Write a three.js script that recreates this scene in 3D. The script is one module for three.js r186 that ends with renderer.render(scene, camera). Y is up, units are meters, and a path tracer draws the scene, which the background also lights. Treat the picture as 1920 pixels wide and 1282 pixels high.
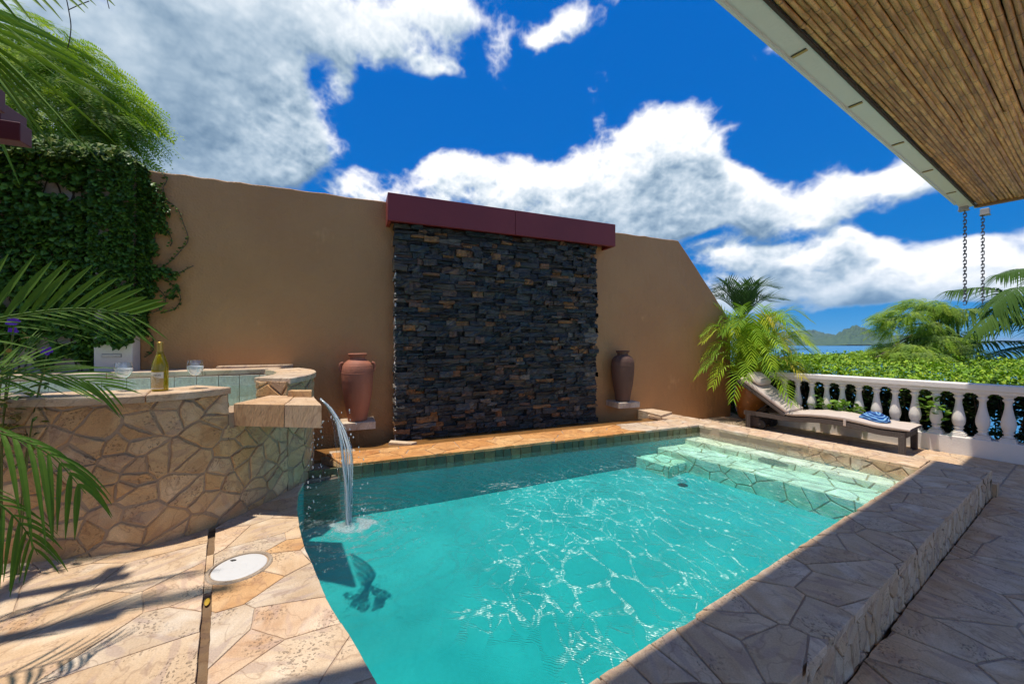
import * as THREE from 'three';
import { RoundedBoxGeometry } from 'three/addons/geometries/RoundedBoxGeometry.js';
import { mergeGeometries } from 'three/addons/utils/BufferGeometryUtils.js';

// ───────────────────────── camera, sun, exposure ─────────────────────────
const F = 721, CX = 960, CY = 641, EYE = 1.35;           // focal length and centre of the photograph in its own pixels
const scene = new THREE.Scene();
const camera = new THREE.PerspectiveCamera(2 * Math.atan(641 / F) * 180 / Math.PI, 1920 / 1282, 0.05, 60000);
camera.position.set(0, EYE, 0);
camera.lookAt(0, EYE, -10);
const renderer = new THREE.WebGLRenderer({ antialias: true });
renderer.toneMapping = THREE.LinearToneMapping;
renderer.toneMappingExposure = 1.65;
renderer.shadowMap.enabled = true;
const SUN = new THREE.Vector3(0.162, -1, -0.0620);       // the way the sunlight travels
const sun = new THREE.DirectionalLight(new THREE.Color(1, 0.93, 0.82), 2.95);
sun.name = 'sun';
sun.position.copy(SUN).multiplyScalar(-40);
sun.castShadow = true;
sun.shadow.radius = 2;
sun.shadow.mapSize.set(4096, 4096);
Object.assign(sun.shadow.camera, { left: -14, right: 14, top: 14, bottom: -14, near: 1, far: 90 });
scene.add(sun);

// ───────────────────────── numbers and noise ─────────────────────────
function rng(seed) { let a = seed >>> 0; return () => { a = (a + 0x6D2B79F5) | 0; let t = Math.imul(a ^ (a >>> 15), 1 | a); t = (t + Math.imul(t ^ (t >>> 7), 61 | t)) ^ t; return ((t ^ (t >>> 14)) >>> 0) / 4294967296; }; }
const clamp = (x, a = 0, b = 1) => Math.min(b, Math.max(a, x));
const sstep = (a, b, x) => { const t = clamp((x - a) / (b - a)); return t * t * (3 - 2 * t); };
const mix = (a, b, t) => a + (b - a) * t;
const PERM = new Uint8Array(512); { const r = rng(77), p = [...Array(256).keys()]; for (let i = 255; i > 0; i--) { const j = Math.floor(r() * (i + 1)); [p[i], p[j]] = [p[j], p[i]]; } for (let i = 0; i < 512; i++) PERM[i] = p[i & 255]; }
const GX = new Float32Array(256), GY = new Float32Array(256), GZ = new Float32Array(256);
{ const r = rng(5); for (let i = 0; i < 256; i++) { const z = r() * 2 - 1, a = r() * 6.2832, q = Math.sqrt(1 - z * z); GX[i] = Math.cos(a) * q; GY[i] = Math.sin(a) * q; GZ[i] = z; } }
const fade = (t) => t * t * t * (t * (t * 6 - 15) + 10);
function noise2(x, y, px = 256, py = 256) {            // gradient noise, repeating every px by py cells
  const X = Math.floor(x), Y = Math.floor(y), fx = x - X, fy = y - Y, u = fade(fx), v = fade(fy);
  const x0 = ((X % px) + px) % px, x1 = (x0 + 1) % px, y0 = ((Y % py) + py) % py, y1 = (y0 + 1) % py;
  const g = (ix, iy, dx, dy) => { const h = PERM[(PERM[ix & 255] + iy) & 255]; return (GX[h] * dx + GY[h] * dy) * 1.5; };
  return mix(mix(g(x0, y0, fx, fy), g(x1, y0, fx - 1, fy), u), mix(g(x0, y1, fx, fy - 1), g(x1, y1, fx - 1, fy - 1), u), v);
}
function noise3(x, y, z) {
  const X = Math.floor(x), Y = Math.floor(y), Z = Math.floor(z), fx = x - X, fy = y - Y, fz = z - Z, u = fade(fx), v = fade(fy), w = fade(fz);
  const xi = X & 255, yi = Y & 255, zi = Z & 255;
  const A = PERM[xi] + yi, B = PERM[xi + 1] + yi, AA = PERM[A & 511 & 255] + zi, AB = PERM[(A + 1) & 255] + zi, BA = PERM[B & 255] + zi, BB = PERM[(B + 1) & 255] + zi;
  const g = (h, a, b, c) => { h = PERM[h & 255]; return GX[h] * a + GY[h] * b + GZ[h] * c; };
  return 1.3 * mix(
    mix(mix(g(AA, fx, fy, fz), g(BA, fx - 1, fy, fz), u), mix(g(AB, fx, fy - 1, fz), g(BB, fx - 1, fy - 1, fz), u), v),
    mix(mix(g(AA + 1, fx, fy, fz - 1), g(BA + 1, fx - 1, fy, fz - 1), u), mix(g(AB + 1, fx, fy - 1, fz - 1), g(BB + 1, fx - 1, fy - 1, fz - 1), u), v), w);
}
function fbm2(x, y, oct, p) { let s = 0, a = 0.5; for (let i = 0; i < oct; i++, a *= 0.5, x *= 2, y *= 2, p *= 2) s += a * noise2(x, y, p, p); return s; }
const toS = (c) => Math.round(255 * clamp(c <= 0.0031308 ? 12.92 * c : 1.055 * Math.pow(c, 1 / 2.4) - 0.055));

// ───────────────────────── places ─────────────────────────
// x to the right, y up, z = minus the distance ahead. Two slanting frames: (s, d) along and across the pool, (t, n) along and out of the big wall.
const U1 = Math.atan2(0.538, 0.843), UW = Math.atan2(0.3827, 0.9239);
const CU = Math.cos(U1), SU = Math.sin(U1), CW = Math.cos(UW), SW = Math.sin(UW);
const V = (x, y, z) => new THREE.Vector3(x, y, z);
const sd = (s, d, y = 0) => V(s * CU + d * SU, y, -(s * SU - d * CU));
const tn = (t, n, y = 0) => V(t * CW + n * SW, y, -(t * SW - n * CW));
const at = (px, py, f) => V((px - CX) / F * f, EYE - (py - CY) / F * f, -f);      // a point f metres ahead
const LV = { patio: 0, coping: 0.225, water: 0.125, deck: 0.14, trough: 0.18, rim: 1.04, sea: -30 };

// ───────────────────────── sky ─────────────────────────
function makeSky(W = 4096, H = 2048, only) {
  const data = new Float32Array(W * H * 4);
  const dirOf = (px, py) => { const x = (px - CX) / F, y = (CY - py) / F, l = Math.hypot(x, y, 1); return [x / l, y / l, -1 / l]; };
  // heaps of cloud (+) and clear air (−): where, how far across and up, how strong
  const banks = [[330, 40, 270, 130, 0.95, 0.9], [560, 30, 190, 75, 0.66, 0.6], [400, 190, 170, 110, 0.95, 1], [565, 225, 70, 75, 0.95, -0.25], [500, 265, 90, 55, 0.8, -0.2], [190, 300, 240, 110, 1.15, 0.8], [300, 200, 200, 100, 0.6, 0.9], [420, 320, 90, 34, 0.6, 0.7], [720, 25, 170, 60, 0.66, 0.5], [850, 8, 70, 38, 0.6, 0.3], [1048, 36, 40, 46, 0.85, 0.1], [1000, 60, 24, 26, 0.6, 0.2], [1140, 4, 24, 20, 0.5], [1400, -10, 60, 26, 0.6],
    [1440, 108, 52, 40, 1.0, 0], [660, 358, 32, 24, 0.8], [745, 366, 50, 34, 0.8], [830, 345, 50, 44, 0.85], [900, 318, 56, 52, 0.95], [980, 355, 60, 44, 0.85], [1075, 322, 50, 44, 0.88], [1110, 375, 110, 50, 0.9, 0.25], [1255, 258, 56, 62, 0.95], [1310, 310, 84, 70, 0.95], [1215, 325, 84, 66, 1.0, 0.15], [1365, 350, 44, 50, 0.75],
    [1230, 400, 180, 46, 0.85, 0.6], [1400, 395, 80, 34, 0.7, 0.2], [1530, 395, 100, 26, 0.72, 0.15], [1640, 358, 90, 32, 0.8, 0.1], [1725, 345, 60, 30, 0.7], [1440, 465, 80, 30, 0.9], [1555, 462, 44, 36, 1.0, -0.1], [1610, 475, 54, 40, 1.0], [1500, 515, 150, 36, 0.95, 0.4], [1720, 492, 60, 38, 0.85], [1800, 468, 40, 32, 0.85], [1790, 515, 120, 30, 0.85, 0.3], [1905, 495, 70, 40, 0.85], [1470, 560, 120, 26, 0.85, 1], [1600, 545, 110, 20, 0.7, 0.8],
    [1120, 210, 26, 50, 0.95], [945, 105, 20, 60, 0.5], [940, 160, 26, 36, 0.45], [655, 150, 20, 40, 0.55], [820, 115, 44, 30, 0.75], [1895, 440, 46, 24, 0.5], [700, 90, 80, 34, 0.4],
    [700, 230, 110, 90, -0.5], [860, 215, 130, 80, -0.5], [1040, 230, 120, 50, -0.4], [1480, 240, 140, 70, -0.6], [1300, 110, 130, 80, -0.5], [1640, 425, 110, 14, -0.75], [1330, 442, 60, 12, -0.6], [1500, 435, 60, 11, -0.7], [1720, 590, 170, 40, -0.7], [1840, 425, 60, 20, -0.5], [590, 125, 26, 40, -0.5], [600, 320, 40, 30, -0.4], [1420, 320, 30, 40, -0.4]]
    .map(([px, py, rx, ry, w, g = 0]) => { const c = dirOf(px, py), tx = (px - CX) / F, hyp = Math.sqrt(1 + tx * tx), el = Math.asin(c[1]); return { az: Math.atan2(c[0], -c[2]), el, rx: rx / (F * (1 + tx * tx)), ry: Math.max(ry * Math.cos(el) ** 2 / (F * hyp), 0.012), w, g }; });
  let grey = 0;
  const base = (x, y, z, az, el) => {
    const inside = sstep(1.25, 0.98, Math.abs(az)) * sstep(1.05, 0.78, el);
    let b = 0, gs = 0, ws = 1e-6;
    if (inside > 0) for (const k of banks) {
      const p = (az - k.az) / k.rx, q = (el - k.el) / k.ry, r2 = p * p + q * q;
      if (r2 < 6) { const e = k.w * Math.exp(-r2 * 0.62); b += e; if (k.w > 0) { gs += e * k.g; ws += e; } }
    }
    grey = inside * gs / ws + (1 - inside) * 0.3;
    const out = 0.50 + 0.85 * noise3(x * 1.7 + 3, y * 2.6 + 9, z * 1.7) - 0.2 * y;
    return mix(out, b > 1 ? 1 + 0.35 * (b - 1) : b, inside);
  };
  // density: the heaps, pushed about by large eddies and edged with billows within billows
  const dens = (x, y, z, fine) => {
    const el = Math.asin(clamp(y, -1, 1)), az = Math.atan2(x, -z);
    const wx = noise3(x * 6 + 11, y * 9, z * 6) * 0.05 + noise3(x * 15, y * 19 + 3, z * 15) * 0.026, wy = noise3(x * 6, y * 9 + 31, z * 6) * 0.04 + noise3(x * 15 + 8, y * 19, z * 15) * 0.022;
    const b = base(x, y, z, az + wx, el + wy);
    if (b < 0.06) return -0.5;
    let s = 0, a = 0.42, f = 11;
    for (let i = 0; i < fine; i++, a *= 0.60, f *= 2.02) { const n = noise3(x * f + i * 7, y * f * 1.35, z * f); s += a * (i === 0 ? 1.1 * n : 0.40 - 1.6 * Math.abs(n)); }
    return Math.min(b, 1.2) + s - 0.46;
  };
  const one = (x, y, z, up) => {
    const e = Math.max(up, 0), h = Math.exp(-e * 5.0), h2 = Math.exp(-e * 20);
    const air = [0.001 + 0.006 * h + 0.06 * h2, 0.082 + 0.11 * h + 0.07 * h2, 0.345 + 0.11 * h + 0.03 * h2];
    if (y <= 0) return air;
    const D = dens(x, y, z, 7), gr = grey, a = sstep(-0.12, 0.52, D);
    if (a < 0.002) return air;
    const probe = (dy, fine) => { const l = Math.hypot(x - 0.4 * dy, y + dy, z); return dens((x - 0.4 * dy) / l, (y + dy) / l, z / l, fine); };
    const D0 = probe(0.013, 5), D1 = probe(0.045, 4), D2 = probe(0.11, 3);
    const thick = 0.30 * Math.max(0, D1) + 0.45 * Math.max(0, D2), relief = clamp((D - D0) * 0.5 + (D - D1) * 0.34, -0.3, 0.34) * (1 - 0.8 * Math.max(gr, 0));
    const lit = clamp(1.0 - 0.42 * sstep(0.0, 0.85, thick) - 0.21 * gr * sstep(0.05, 0.5, D) + relief * 1.0, 0.36, 1.12);
    const cl = [0.60 * Math.pow(lit, 1.6), 0.625 * Math.pow(lit, 1.2), 0.65 * Math.pow(lit, 0.88)], far = 0.30 * Math.exp(-e * 8);
    return [0, 1, 2].map((i) => mix(air[i], mix(cl[i], air[i], far), a));
  };
  if (only) return one;
  for (let row = 0; row < H; row++) {
    const up = ((row + 0.5) / H - 0.5) * Math.PI, y = Math.sin(up), q = Math.cos(up);
    for (let col = 0; col < W; col++) {
      const round = ((col + 0.5) / W - 0.5) * 2 * Math.PI, c = one(Math.cos(round) * q, y, Math.sin(round) * q, up), o = (row * W + col) * 4;
      data[o] = c[0]; data[o + 1] = c[1]; data[o + 2] = c[2]; data[o + 3] = 1;
    }
  }
  const t = new THREE.DataTexture(data, W, H, THREE.RGBAFormat, THREE.FloatType);
  t.mapping = THREE.EquirectangularReflectionMapping;
  t.magFilter = THREE.LinearFilter; t.needsUpdate = true;
  return t;
}
const skyTexture = makeSky();
scene.background = skyTexture;
scene.environment = skyTexture;

// ───────────────────────── builders ─────────────────────────
const taken = new Map();
function numbered(name) { const n = taken.get(name) ?? 0; taken.set(name, n + 1); return n ? name + '_' + String(n).padStart(3, '0') : name; }
const shade = (o) => { o.castShadow = true; o.receiveShadow = true; return o; };
function tag(o, label, category, group) { o.userData.label = label; if (category) o.userData.category = category; if (group) o.userData.group = group; return o; }
function thing(name, label, category, pos = V(0, 0, 0), turn = 0, group) {
  const o = new THREE.Group(); o.name = numbered(name); o.position.copy(pos); o.rotation.y = turn; scene.add(o);
  return tag(o, label, category, group);
}
function setting(name, geo, mat, label, parent = scene) {
  const o = geo ? shade(new THREE.Mesh(geo, mat)) : new THREE.Group();
  o.name = numbered(name); o.userData.kind = 'structure'; if (label) o.userData.label = label; parent.add(o); return o;
}
function part(parent, name, geo, mat, label) { const m = shade(new THREE.Mesh(geo, mat)); m.name = name; if (label) m.userData.label = label; parent.add(m); return m; }
function worldPart(parent, name, geo, mat, label) {      // geometry given in the world's axes, under a thing that stands somewhere
  parent.updateMatrixWorld(true);
  geo.applyMatrix4(parent.matrixWorld.clone().invert());
  return part(parent, name, geo, mat, label);
}
const loose = (g) => { const n = g.index ? g.toNonIndexed() : g; for (const k of Object.keys(n.attributes)) if (!['position', 'normal', 'uv'].includes(k)) n.deleteAttribute(k); if (!n.attributes.normal) n.computeVertexNormals(); if (!n.attributes.uv) n.setAttribute('uv', new THREE.BufferAttribute(new Float32Array(n.attributes.position.count * 2), 2)); return n; };
const join = (list) => mergeGeometries(list.map(loose), false);
function metreUV(geo, ox = 0, oy = 0) {                  // uv in metres, laid on the plane that each face lies nearest to
  const g = geo.index ? geo.toNonIndexed() : geo, p = g.attributes.position, uv = new Float32Array(p.count * 2), a = V(), b = V(), c = V();
  for (let i = 0; i < p.count; i += 3) {
    a.fromBufferAttribute(p, i); b.fromBufferAttribute(p, i + 1); c.fromBufferAttribute(p, i + 2);
    const n = b.clone().sub(a).cross(c.clone().sub(a)), x = Math.abs(n.x), y = Math.abs(n.y), z = Math.abs(n.z);
    [a, b, c].forEach((v, k) => { const o = (i + k) * 2; if (y >= x && y >= z) { uv[o] = v.x + ox; uv[o + 1] = v.z + oy; } else if (x >= z) { uv[o] = v.z + ox; uv[o + 1] = v.y + oy; } else { uv[o] = v.x + ox; uv[o + 1] = v.y + oy; } });
  }
  g.setAttribute('uv', new THREE.BufferAttribute(uv, 2));
  return g;
}
const box = (w, h, d, x = 0, y = 0, z = 0) => new THREE.BoxGeometry(w, h, d).translate(x, y, z);
const rbox = (w, h, d, r, x = 0, y = 0, z = 0, seg = 2) => new RoundedBoxGeometry(w, h, d, seg, Math.min(r, w / 2.01, h / 2.01, d / 2.01)).translate(x, y, z);
const lathe = (pts, seg = 28) => new THREE.LatheGeometry(pts.map(([r, y]) => new THREE.Vector2(r, y)), seg);
const tube = (pts, r, seg = 24, rad = 6) => new THREE.TubeGeometry(new THREE.CatmullRomCurve3(pts), seg, r, rad, false);
function triGeo(pos, uv) { const g = new THREE.BufferGeometry(); g.setAttribute('position', new THREE.BufferAttribute(new Float32Array(pos), 3)); g.setAttribute('uv', new THREE.BufferAttribute(new Float32Array(uv ?? pos.length / 3 * 2), 2)); g.computeVertexNormals(); return g; }
function prism(poly, y0, y1, toWorld) {                   // an upright solid over a plan; toWorld(u, v, y)
  const pos = [], uv = [], put = (u, v, y, a, b) => { const p = toWorld(u, v, y); pos.push(p.x, p.y, p.z); uv.push(a ?? u, b ?? v); };
  const tri = THREE.ShapeUtils.triangulateShape(poly.map(([a, b]) => new THREE.Vector2(a, b)), []);
  for (const [a, b, c] of tri) { for (const k of [a, b, c]) put(...poly[k], y1); for (const k of [a, c, b]) put(...poly[k], y0); }
  let run = 0;
  for (let i = 0; i < poly.length; i++) {
    const p = poly[i], q = poly[(i + 1) % poly.length], l = Math.hypot(q[0] - p[0], q[1] - p[1]);
    for (const [w, y, r] of [[p, y0, 0], [q, y0, l], [q, y1, l], [p, y0, 0], [q, y1, l], [p, y1, 0]]) put(...w, y, run + r, y);
    run += l;
  }
  return triGeo(pos, uv);
}

// irregular stones: cells of a Voronoi diagram cut by a plan, with open joints, ragged arrises and a chamfer
function halfPlane(poly, nx, ny, c) {
  const out = [];
  for (let i = 0; i < poly.length; i++) {
    const p = poly[i], q = poly[(i + 1) % poly.length], a = p[0] * nx + p[1] * ny - c, b = q[0] * nx + q[1] * ny - c;
    if (a <= 0) out.push(p);
    if ((a < 0 && b > 0) || (a > 0 && b < 0)) { const t = a / (a - b); out.push([p[0] + (q[0] - p[0]) * t, p[1] + (q[1] - p[1]) * t]); }
  }
  return out;
}
const area = (p) => { let s = 0; for (let i = 0; i < p.length; i++) { const a = p[i], b = p[(i + 1) % p.length]; s += a[0] * b[1] - b[0] * a[1]; } return s / 2; };
function cells(domain, size, gap, seed, { stretch = 1, turn = 0, jitter = 0.85, least = 0.1, border = 0, drop = 0.12 } = {}) {
  const r = rng(seed), c = Math.cos(turn), s = Math.sin(turn);
  const to = ([x, y]) => [(x * c + y * s) / stretch, (-x * s + y * c)], back = ([x, y]) => [x * stretch * c - y * s, x * stretch * s + y * c];
  const dom = domain.map(to); if (area(dom) < 0) dom.reverse();
  const xs = dom.map((p) => p[0]), ys = dom.map((p) => p[1]), sites = [];
  const x0 = Math.min(...xs) - size, x1 = Math.max(...xs) + size, y0 = Math.min(...ys) - size, y1 = Math.max(...ys) + size;
  const g = size * 0.62, least2 = size * 0.5; let k = 0;
  for (let y = y0; y < y1; y += g, k++) for (let x = x0 + (k % 2) * g / 2; x < x1; x += g) {
    const keep = clamp(0.40 - drop * 0.6 + 0.75 * noise2(x / size * 0.55 + seed, y / size * 0.55 + seed * 1.7)); if (r() > keep) continue;
    const p = [x + (r() - 0.5) * g * jitter * 1.2, y + (r() - 0.5) * g * jitter * 1.2]; if (!sites.some((q) => Math.hypot(q[0] - p[0], q[1] - p[1]) < least2)) sites.push(p);
  }
  const out = [];
  for (const p of sites) {
    let poly = dom;
    for (const q of sites) {
      if (q === p) continue;
      const dx = q[0] - p[0], dy = q[1] - p[1], l = Math.hypot(dx, dy);
      if (l > size * 5) continue;
      poly = halfPlane(poly, dx / l, dy / l, (p[0] * dx + p[1] * dy) / l + l / 2 - gap / 2 / (1 + (stretch - 1) * Math.abs(dx / l)));
      if (poly.length < 3) break;
    }
    if (poly.length >= 3 && Math.abs(area(poly)) > size * size * least * 0.4) out.push(poly.map(back));
  }
  return out;
}
function ragged(poly, step, amp, r) {
  const out = [], ox = r() * 90, oy = r() * 90;
  for (let i = 0; i < poly.length; i++) {
    const p = poly[i], q = poly[(i + 1) % poly.length], l = Math.hypot(q[0] - p[0], q[1] - p[1]);
    if (l < 1e-4) continue;
    const n = clamp(Math.round(l / step), 1, 6), nx = (q[1] - p[1]) / l, ny = -(q[0] - p[0]) / l;
    for (let k = 0; k < n; k++) { const t = k / n, x = mix(p[0], q[0], t), y = mix(p[1], q[1], t), a = -Math.abs(noise2(x * 9 + ox, y * 9 + oy)) * amp * 1.6 + (r() - 0.6) * amp * 0.7; out.push([x + nx * a, y + ny * a]); }
  }
  return out;
}
function stoneGeo(poly, map, r, { top = 0.012, deep = 0.03, bevel = 0.006, step = 0.06, amp = 0.006, tilt = 0.004, spin = true } = {}) {
  let p = ragged(poly, step, amp, r); if (area(p) < 0) p.reverse();
  let cx = 0, cy = 0; for (const q of p) { cx += q[0] / p.length; cy += q[1] / p.length; }
  const tx = (r() - 0.5) * tilt * 2, ty = (r() - 0.5) * tilt * 2, lift = (r() - 0.5) * tilt, ex = Math.max(...p.map((q) => Math.hypot(q[0] - cx, q[1] - cy)));
  const inner = p.map(([x, y]) => { const l = Math.hypot(x - cx, y - cy) || 1, k = Math.max(0.55, 1 - bevel / l); return [cx + (x - cx) * k, cy + (y - cy) * k]; });
  const hT = (x, y) => top + lift + (tx * (x - cx) + ty * (y - cy)) / (ex || 1);
  const a = spin ? r() * 6.28 : 0, ca = Math.cos(a), sa = Math.sin(a), ou = r() * 9, ov = r() * 9, pos = [], uv = [];
  const put = ([x, y], w, e = 0) => { const q = map(x, y, w); pos.push(q.x, q.y, q.z); uv.push(x * ca - y * sa + ou + e, x * sa + y * ca + ov + e); };
  for (const t of THREE.ShapeUtils.triangulateShape(inner.map(([x, y]) => new THREE.Vector2(x, y)), [])) for (const k of t) put(inner[k], hT(...inner[k]));
  for (let i = 0; i < p.length; i++) {
    const j = (i + 1) % p.length, hi = hT(...p[i]) - bevel * 0.75, hj = hT(...p[j]) - bevel * 0.75;
    put(p[i], hi); put(p[j], hj); put(inner[j], hT(...inner[j])); put(p[i], hi); put(inner[j], hT(...inner[j])); put(inner[i], hT(...inner[i]));
    put(p[i], top - deep, 0.03); put(p[j], top - deep, 0.03); put(p[j], hj); put(p[i], top - deep, 0.03); put(p[j], hj); put(p[i], hi);
  }
  return triGeo(pos, uv);
}
function pave(parent, name, domain, map, mats, size, gap, seed, opt = {}, pick) {
  const r = rng(seed + 1000);
  for (const c of cells(domain, size, gap, seed, opt)) {
    const g = stoneGeo(c, map, r, opt), m = c.reduce((s, q) => [s[0] + q[0] / c.length, s[1] + q[1] / c.length], [0, 0]);
    part(parent, name, g, pick ? pick(m[0], m[1], r) : mats[Math.floor(r() * mats.length)]);
  }
}

// ───────────────────────── textures ─────────────────────────
function colourMap(w, h, fn, metresX = 1, metresY = metresX) {   // fn(u, v) -> linear colour
  const d = new Uint8Array(w * h * 4);
  for (let y = 0; y < h; y++) for (let x = 0; x < w; x++) { const c = fn(x / w, y / h), o = (y * w + x) * 4; d[o] = toS(c[0]); d[o + 1] = toS(c[1]); d[o + 2] = toS(c[2]); d[o + 3] = 255; }
  return finish(new THREE.DataTexture(d, w, h), metresX, metresY, THREE.SRGBColorSpace);
}
function valueMap(w, h, fn, metresX = 1, metresY = metresX, float = false) {
  const d = float ? new Float32Array(w * h * 4) : new Uint8Array(w * h * 4);
  for (let y = 0; y < h; y++) for (let x = 0; x < w; x++) { const v = fn(x / w, y / h), k = float ? v : Math.round(clamp(v) * 255), o = (y * w + x) * 4; d[o] = d[o + 1] = d[o + 2] = k; d[o + 3] = float ? 1 : 255; }
  return finish(new THREE.DataTexture(d, w, h, THREE.RGBAFormat, float ? THREE.FloatType : THREE.UnsignedByteType), metresX, metresY, THREE.NoColorSpace);
}
function finish(t, mx, my, space) { t.colorSpace = space; t.wrapS = t.wrapT = THREE.RepeatWrapping; t.magFilter = THREE.LinearFilter; t.repeat.set(1 / mx, 1 / my); t.needsUpdate = true; return t; }
const mul = (c, k) => [c[0] * k, c[1] * k, c[2] * k], lerp3 = (a, b, t) => [mix(a[0], b[0], t), mix(a[1], b[1], t), mix(a[2], b[2], t)];
const M = (o) => new THREE.MeshStandardMaterial({ roughness: 0.85, ...o });
const MP = (o) => new THREE.MeshPhysicalMaterial({ roughness: 0.85, ...o });
const C = (r, g, b) => new THREE.Color().setRGB(r, g, b);

// coral stone: sandy ground with streaks along its bed, pits in clusters, rusty stains
const pits = (u, v) => { const cl = sstep(-0.04, 0.26, fbm2(u * 5, v * 5, 2, 5)), n = noise2(u * 66, v * 96, 66, 96) * 0.6 + noise2(u * 130, v * 180, 130, 180) * 0.5; return cl * sstep(0.16, 0.36, n); };
const stoneCol = colourMap(1024, 1024, (u, v) => {
  const a = fbm2(u * 4, v * 4, 5, 4), s = noise2(u * 4 + 0.4 * noise2(u * 3, v * 3, 3, 3), v * 22, 4, 22) * 0.6 + noise2(u * 10, v * 60, 10, 60) * 0.35, f = noise2(u * 180, v * 180, 180, 180);
  let c = lerp3([0.52, 0.355, 0.205], [0.68, 0.53, 0.365], clamp(0.5 + a * 1.1 + s * 0.42));
  c = lerp3(c, [0.40, 0.205, 0.085], 0.6 * sstep(0.16, 0.42, fbm2(u * 3 + 40, v * 3, 4, 3)));
  c = lerp3(c, [0.42, 0.30, 0.235], 0.55 * sstep(0.12, 0.4, noise2(u * 7, v * 26, 7, 26)));
  c = lerp3(c, [0.17, 0.115, 0.075], 0.6 * pits(u, v));
  const vein = Math.abs(fbm2(u * 4 + 9, v * 7, 4, 4)); c = lerp3(c, [0.33, 0.21, 0.13], 0.5 * sstep(0.03, 0.0, vein));
  c = lerp3(c, [0.78, 0.67, 0.51], 0.5 * sstep(0.1, 0.4, fbm2(u * 6 + 20, v * 6, 3, 6)));
  return mul(c, 1 + 0.16 * f);
}, 1.15);
const stoneBump = valueMap(1024, 1024, (u, v) => 0.62 + 0.2 * noise2(u * 10, v * 44, 10, 44) * 0.5 + 0.14 * noise2(u * 60, v * 60, 60, 60) + 0.1 * noise2(u * 200, v * 200, 200, 200) - 0.45 * pits(u, v), 1.15);
const stone = (r, g, b, o = {}) => M({ map: stoneCol, bumpMap: stoneBump, bumpScale: 0.008, roughness: 0.8, color: C(r, g, b), ...o });
const deckStones = [stone(1, 1, 1), stone(0.95, 0.93, 0.9), stone(1, 0.94, 0.86), stone(0.92, 0.95, 1), stone(1.04, 0.98, 0.95)];
const ochreStones = [stone(0.95, 0.74, 0.5), stone(1.0, 0.82, 0.6)];
const patioStones = [stone(1.0, 0.97, 0.93), stone(0.9, 0.87, 0.84), stone(1.04, 0.98, 0.9), stone(0.92, 0.84, 0.76), stone(1.0, 0.97, 0.96)];
const spaStones = [stone(0.98, 0.84, 0.62), stone(0.9, 0.72, 0.48), stone(1.05, 0.92, 0.72), stone(0.88, 0.76, 0.62), stone(1.0, 0.78, 0.5)];
const wetStones = [stone(0.5, 0.55, 0.5, { roughness: 0.35 }), stone(0.42, 0.5, 0.5, { roughness: 0.3 }), stone(0.56, 0.52, 0.4, { roughness: 0.4 })];
const copingOchre = [stone(1.0, 0.66, 0.32), stone(0.92, 0.56, 0.24), stone(1.02, 0.76, 0.44), stone(0.95, 0.62, 0.3)];
const mortar = M({ color: C(0.40, 0.30, 0.22), roughness: 0.95, bumpMap: stoneBump, bumpScale: 0.01 });
const paleMortar = M({ color: C(0.45, 0.33, 0.23), roughness: 0.95, bumpMap: stoneBump, bumpScale: 0.006 });
const spaMortar = M({ color: C(0.40, 0.28, 0.175), roughness: 0.95, bumpMap: stoneBump, bumpScale: 0.012 });
const darkMortar = M({ color: C(0.16, 0.115, 0.085), roughness: 0.95, bumpMap: stoneBump, bumpScale: 0.008 });

// ───────────────────────── ground, sea, hills ─────────────────────────
{
  const pos = [], uv = [], N = 150, X = 260, hgt = (x, f) => {
    const s = x * CU + f * SU, r = Math.hypot(x, f);
    const shelf = mix(-1.35, -0.1, sstep(11, 16, r) * sstep(6, 2, s)), drop = s > 7.5 ? -Math.min(30.8, (s - 7.5) * 0.62 + 0.4 * noise2(x * 0.3, f * 0.3)) : 0;
    return shelf + drop + 0.25 * noise2(x * 0.12 + 7, f * 0.12) * sstep(11, 30, r);
  };
  const cell = (i, j) => { const x = (i / N - 0.5), f = (j / N - 0.35); return [Math.sign(x) * Math.pow(Math.abs(x) * 2, 1.6) * X, Math.sign(f) * Math.pow(Math.abs(f) * 1.6, 1.6) * X]; };
  for (let i = 0; i < N; i++) for (let j = 0; j < N; j++) for (const [a, b] of [[i, j], [i + 1, j], [i + 1, j + 1], [i, j], [i + 1, j + 1], [i, j + 1]]) { const [x, f] = cell(a, b); pos.push(x, hgt(x, f), -f); uv.push(x / 3, f / 3); }
  const scrub = colourMap(256, 256, (u, v) => lerp3([0.03, 0.05, 0.012], [0.07, 0.10, 0.02], clamp(0.5 + fbm2(u * 8, v * 8, 4, 8))));
  setting('ground', triGeo(pos, uv), M({ map: scrub, roughness: 1 }), 'scrub covered hillside dropping from the terrace to the sea');
}
{
  const waves = valueMap(512, 512, (u, v) => 0.5 + 0.5 * fbm2(u * 6, v * 14, 5, 6), 60);
  const g = new THREE.PlaneGeometry(60000, 60000).rotateX(-Math.PI / 2).translate(0, LV.sea, -16000), p = g.attributes.position, w = new Float32Array(p.count * 2);
  for (let i = 0; i < p.count; i++) { w[i * 2] = p.getX(i); w[i * 2 + 1] = p.getZ(i); }
  g.setAttribute('uv', new THREE.BufferAttribute(w, 2));
  setting('sea', g, M({ color: C(0.03, 0.19, 0.36), roughness: 0.6, bumpMap: waves, bumpScale: 0.5 }), 'calm blue bay between the terrace and the far hills');
}
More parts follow.
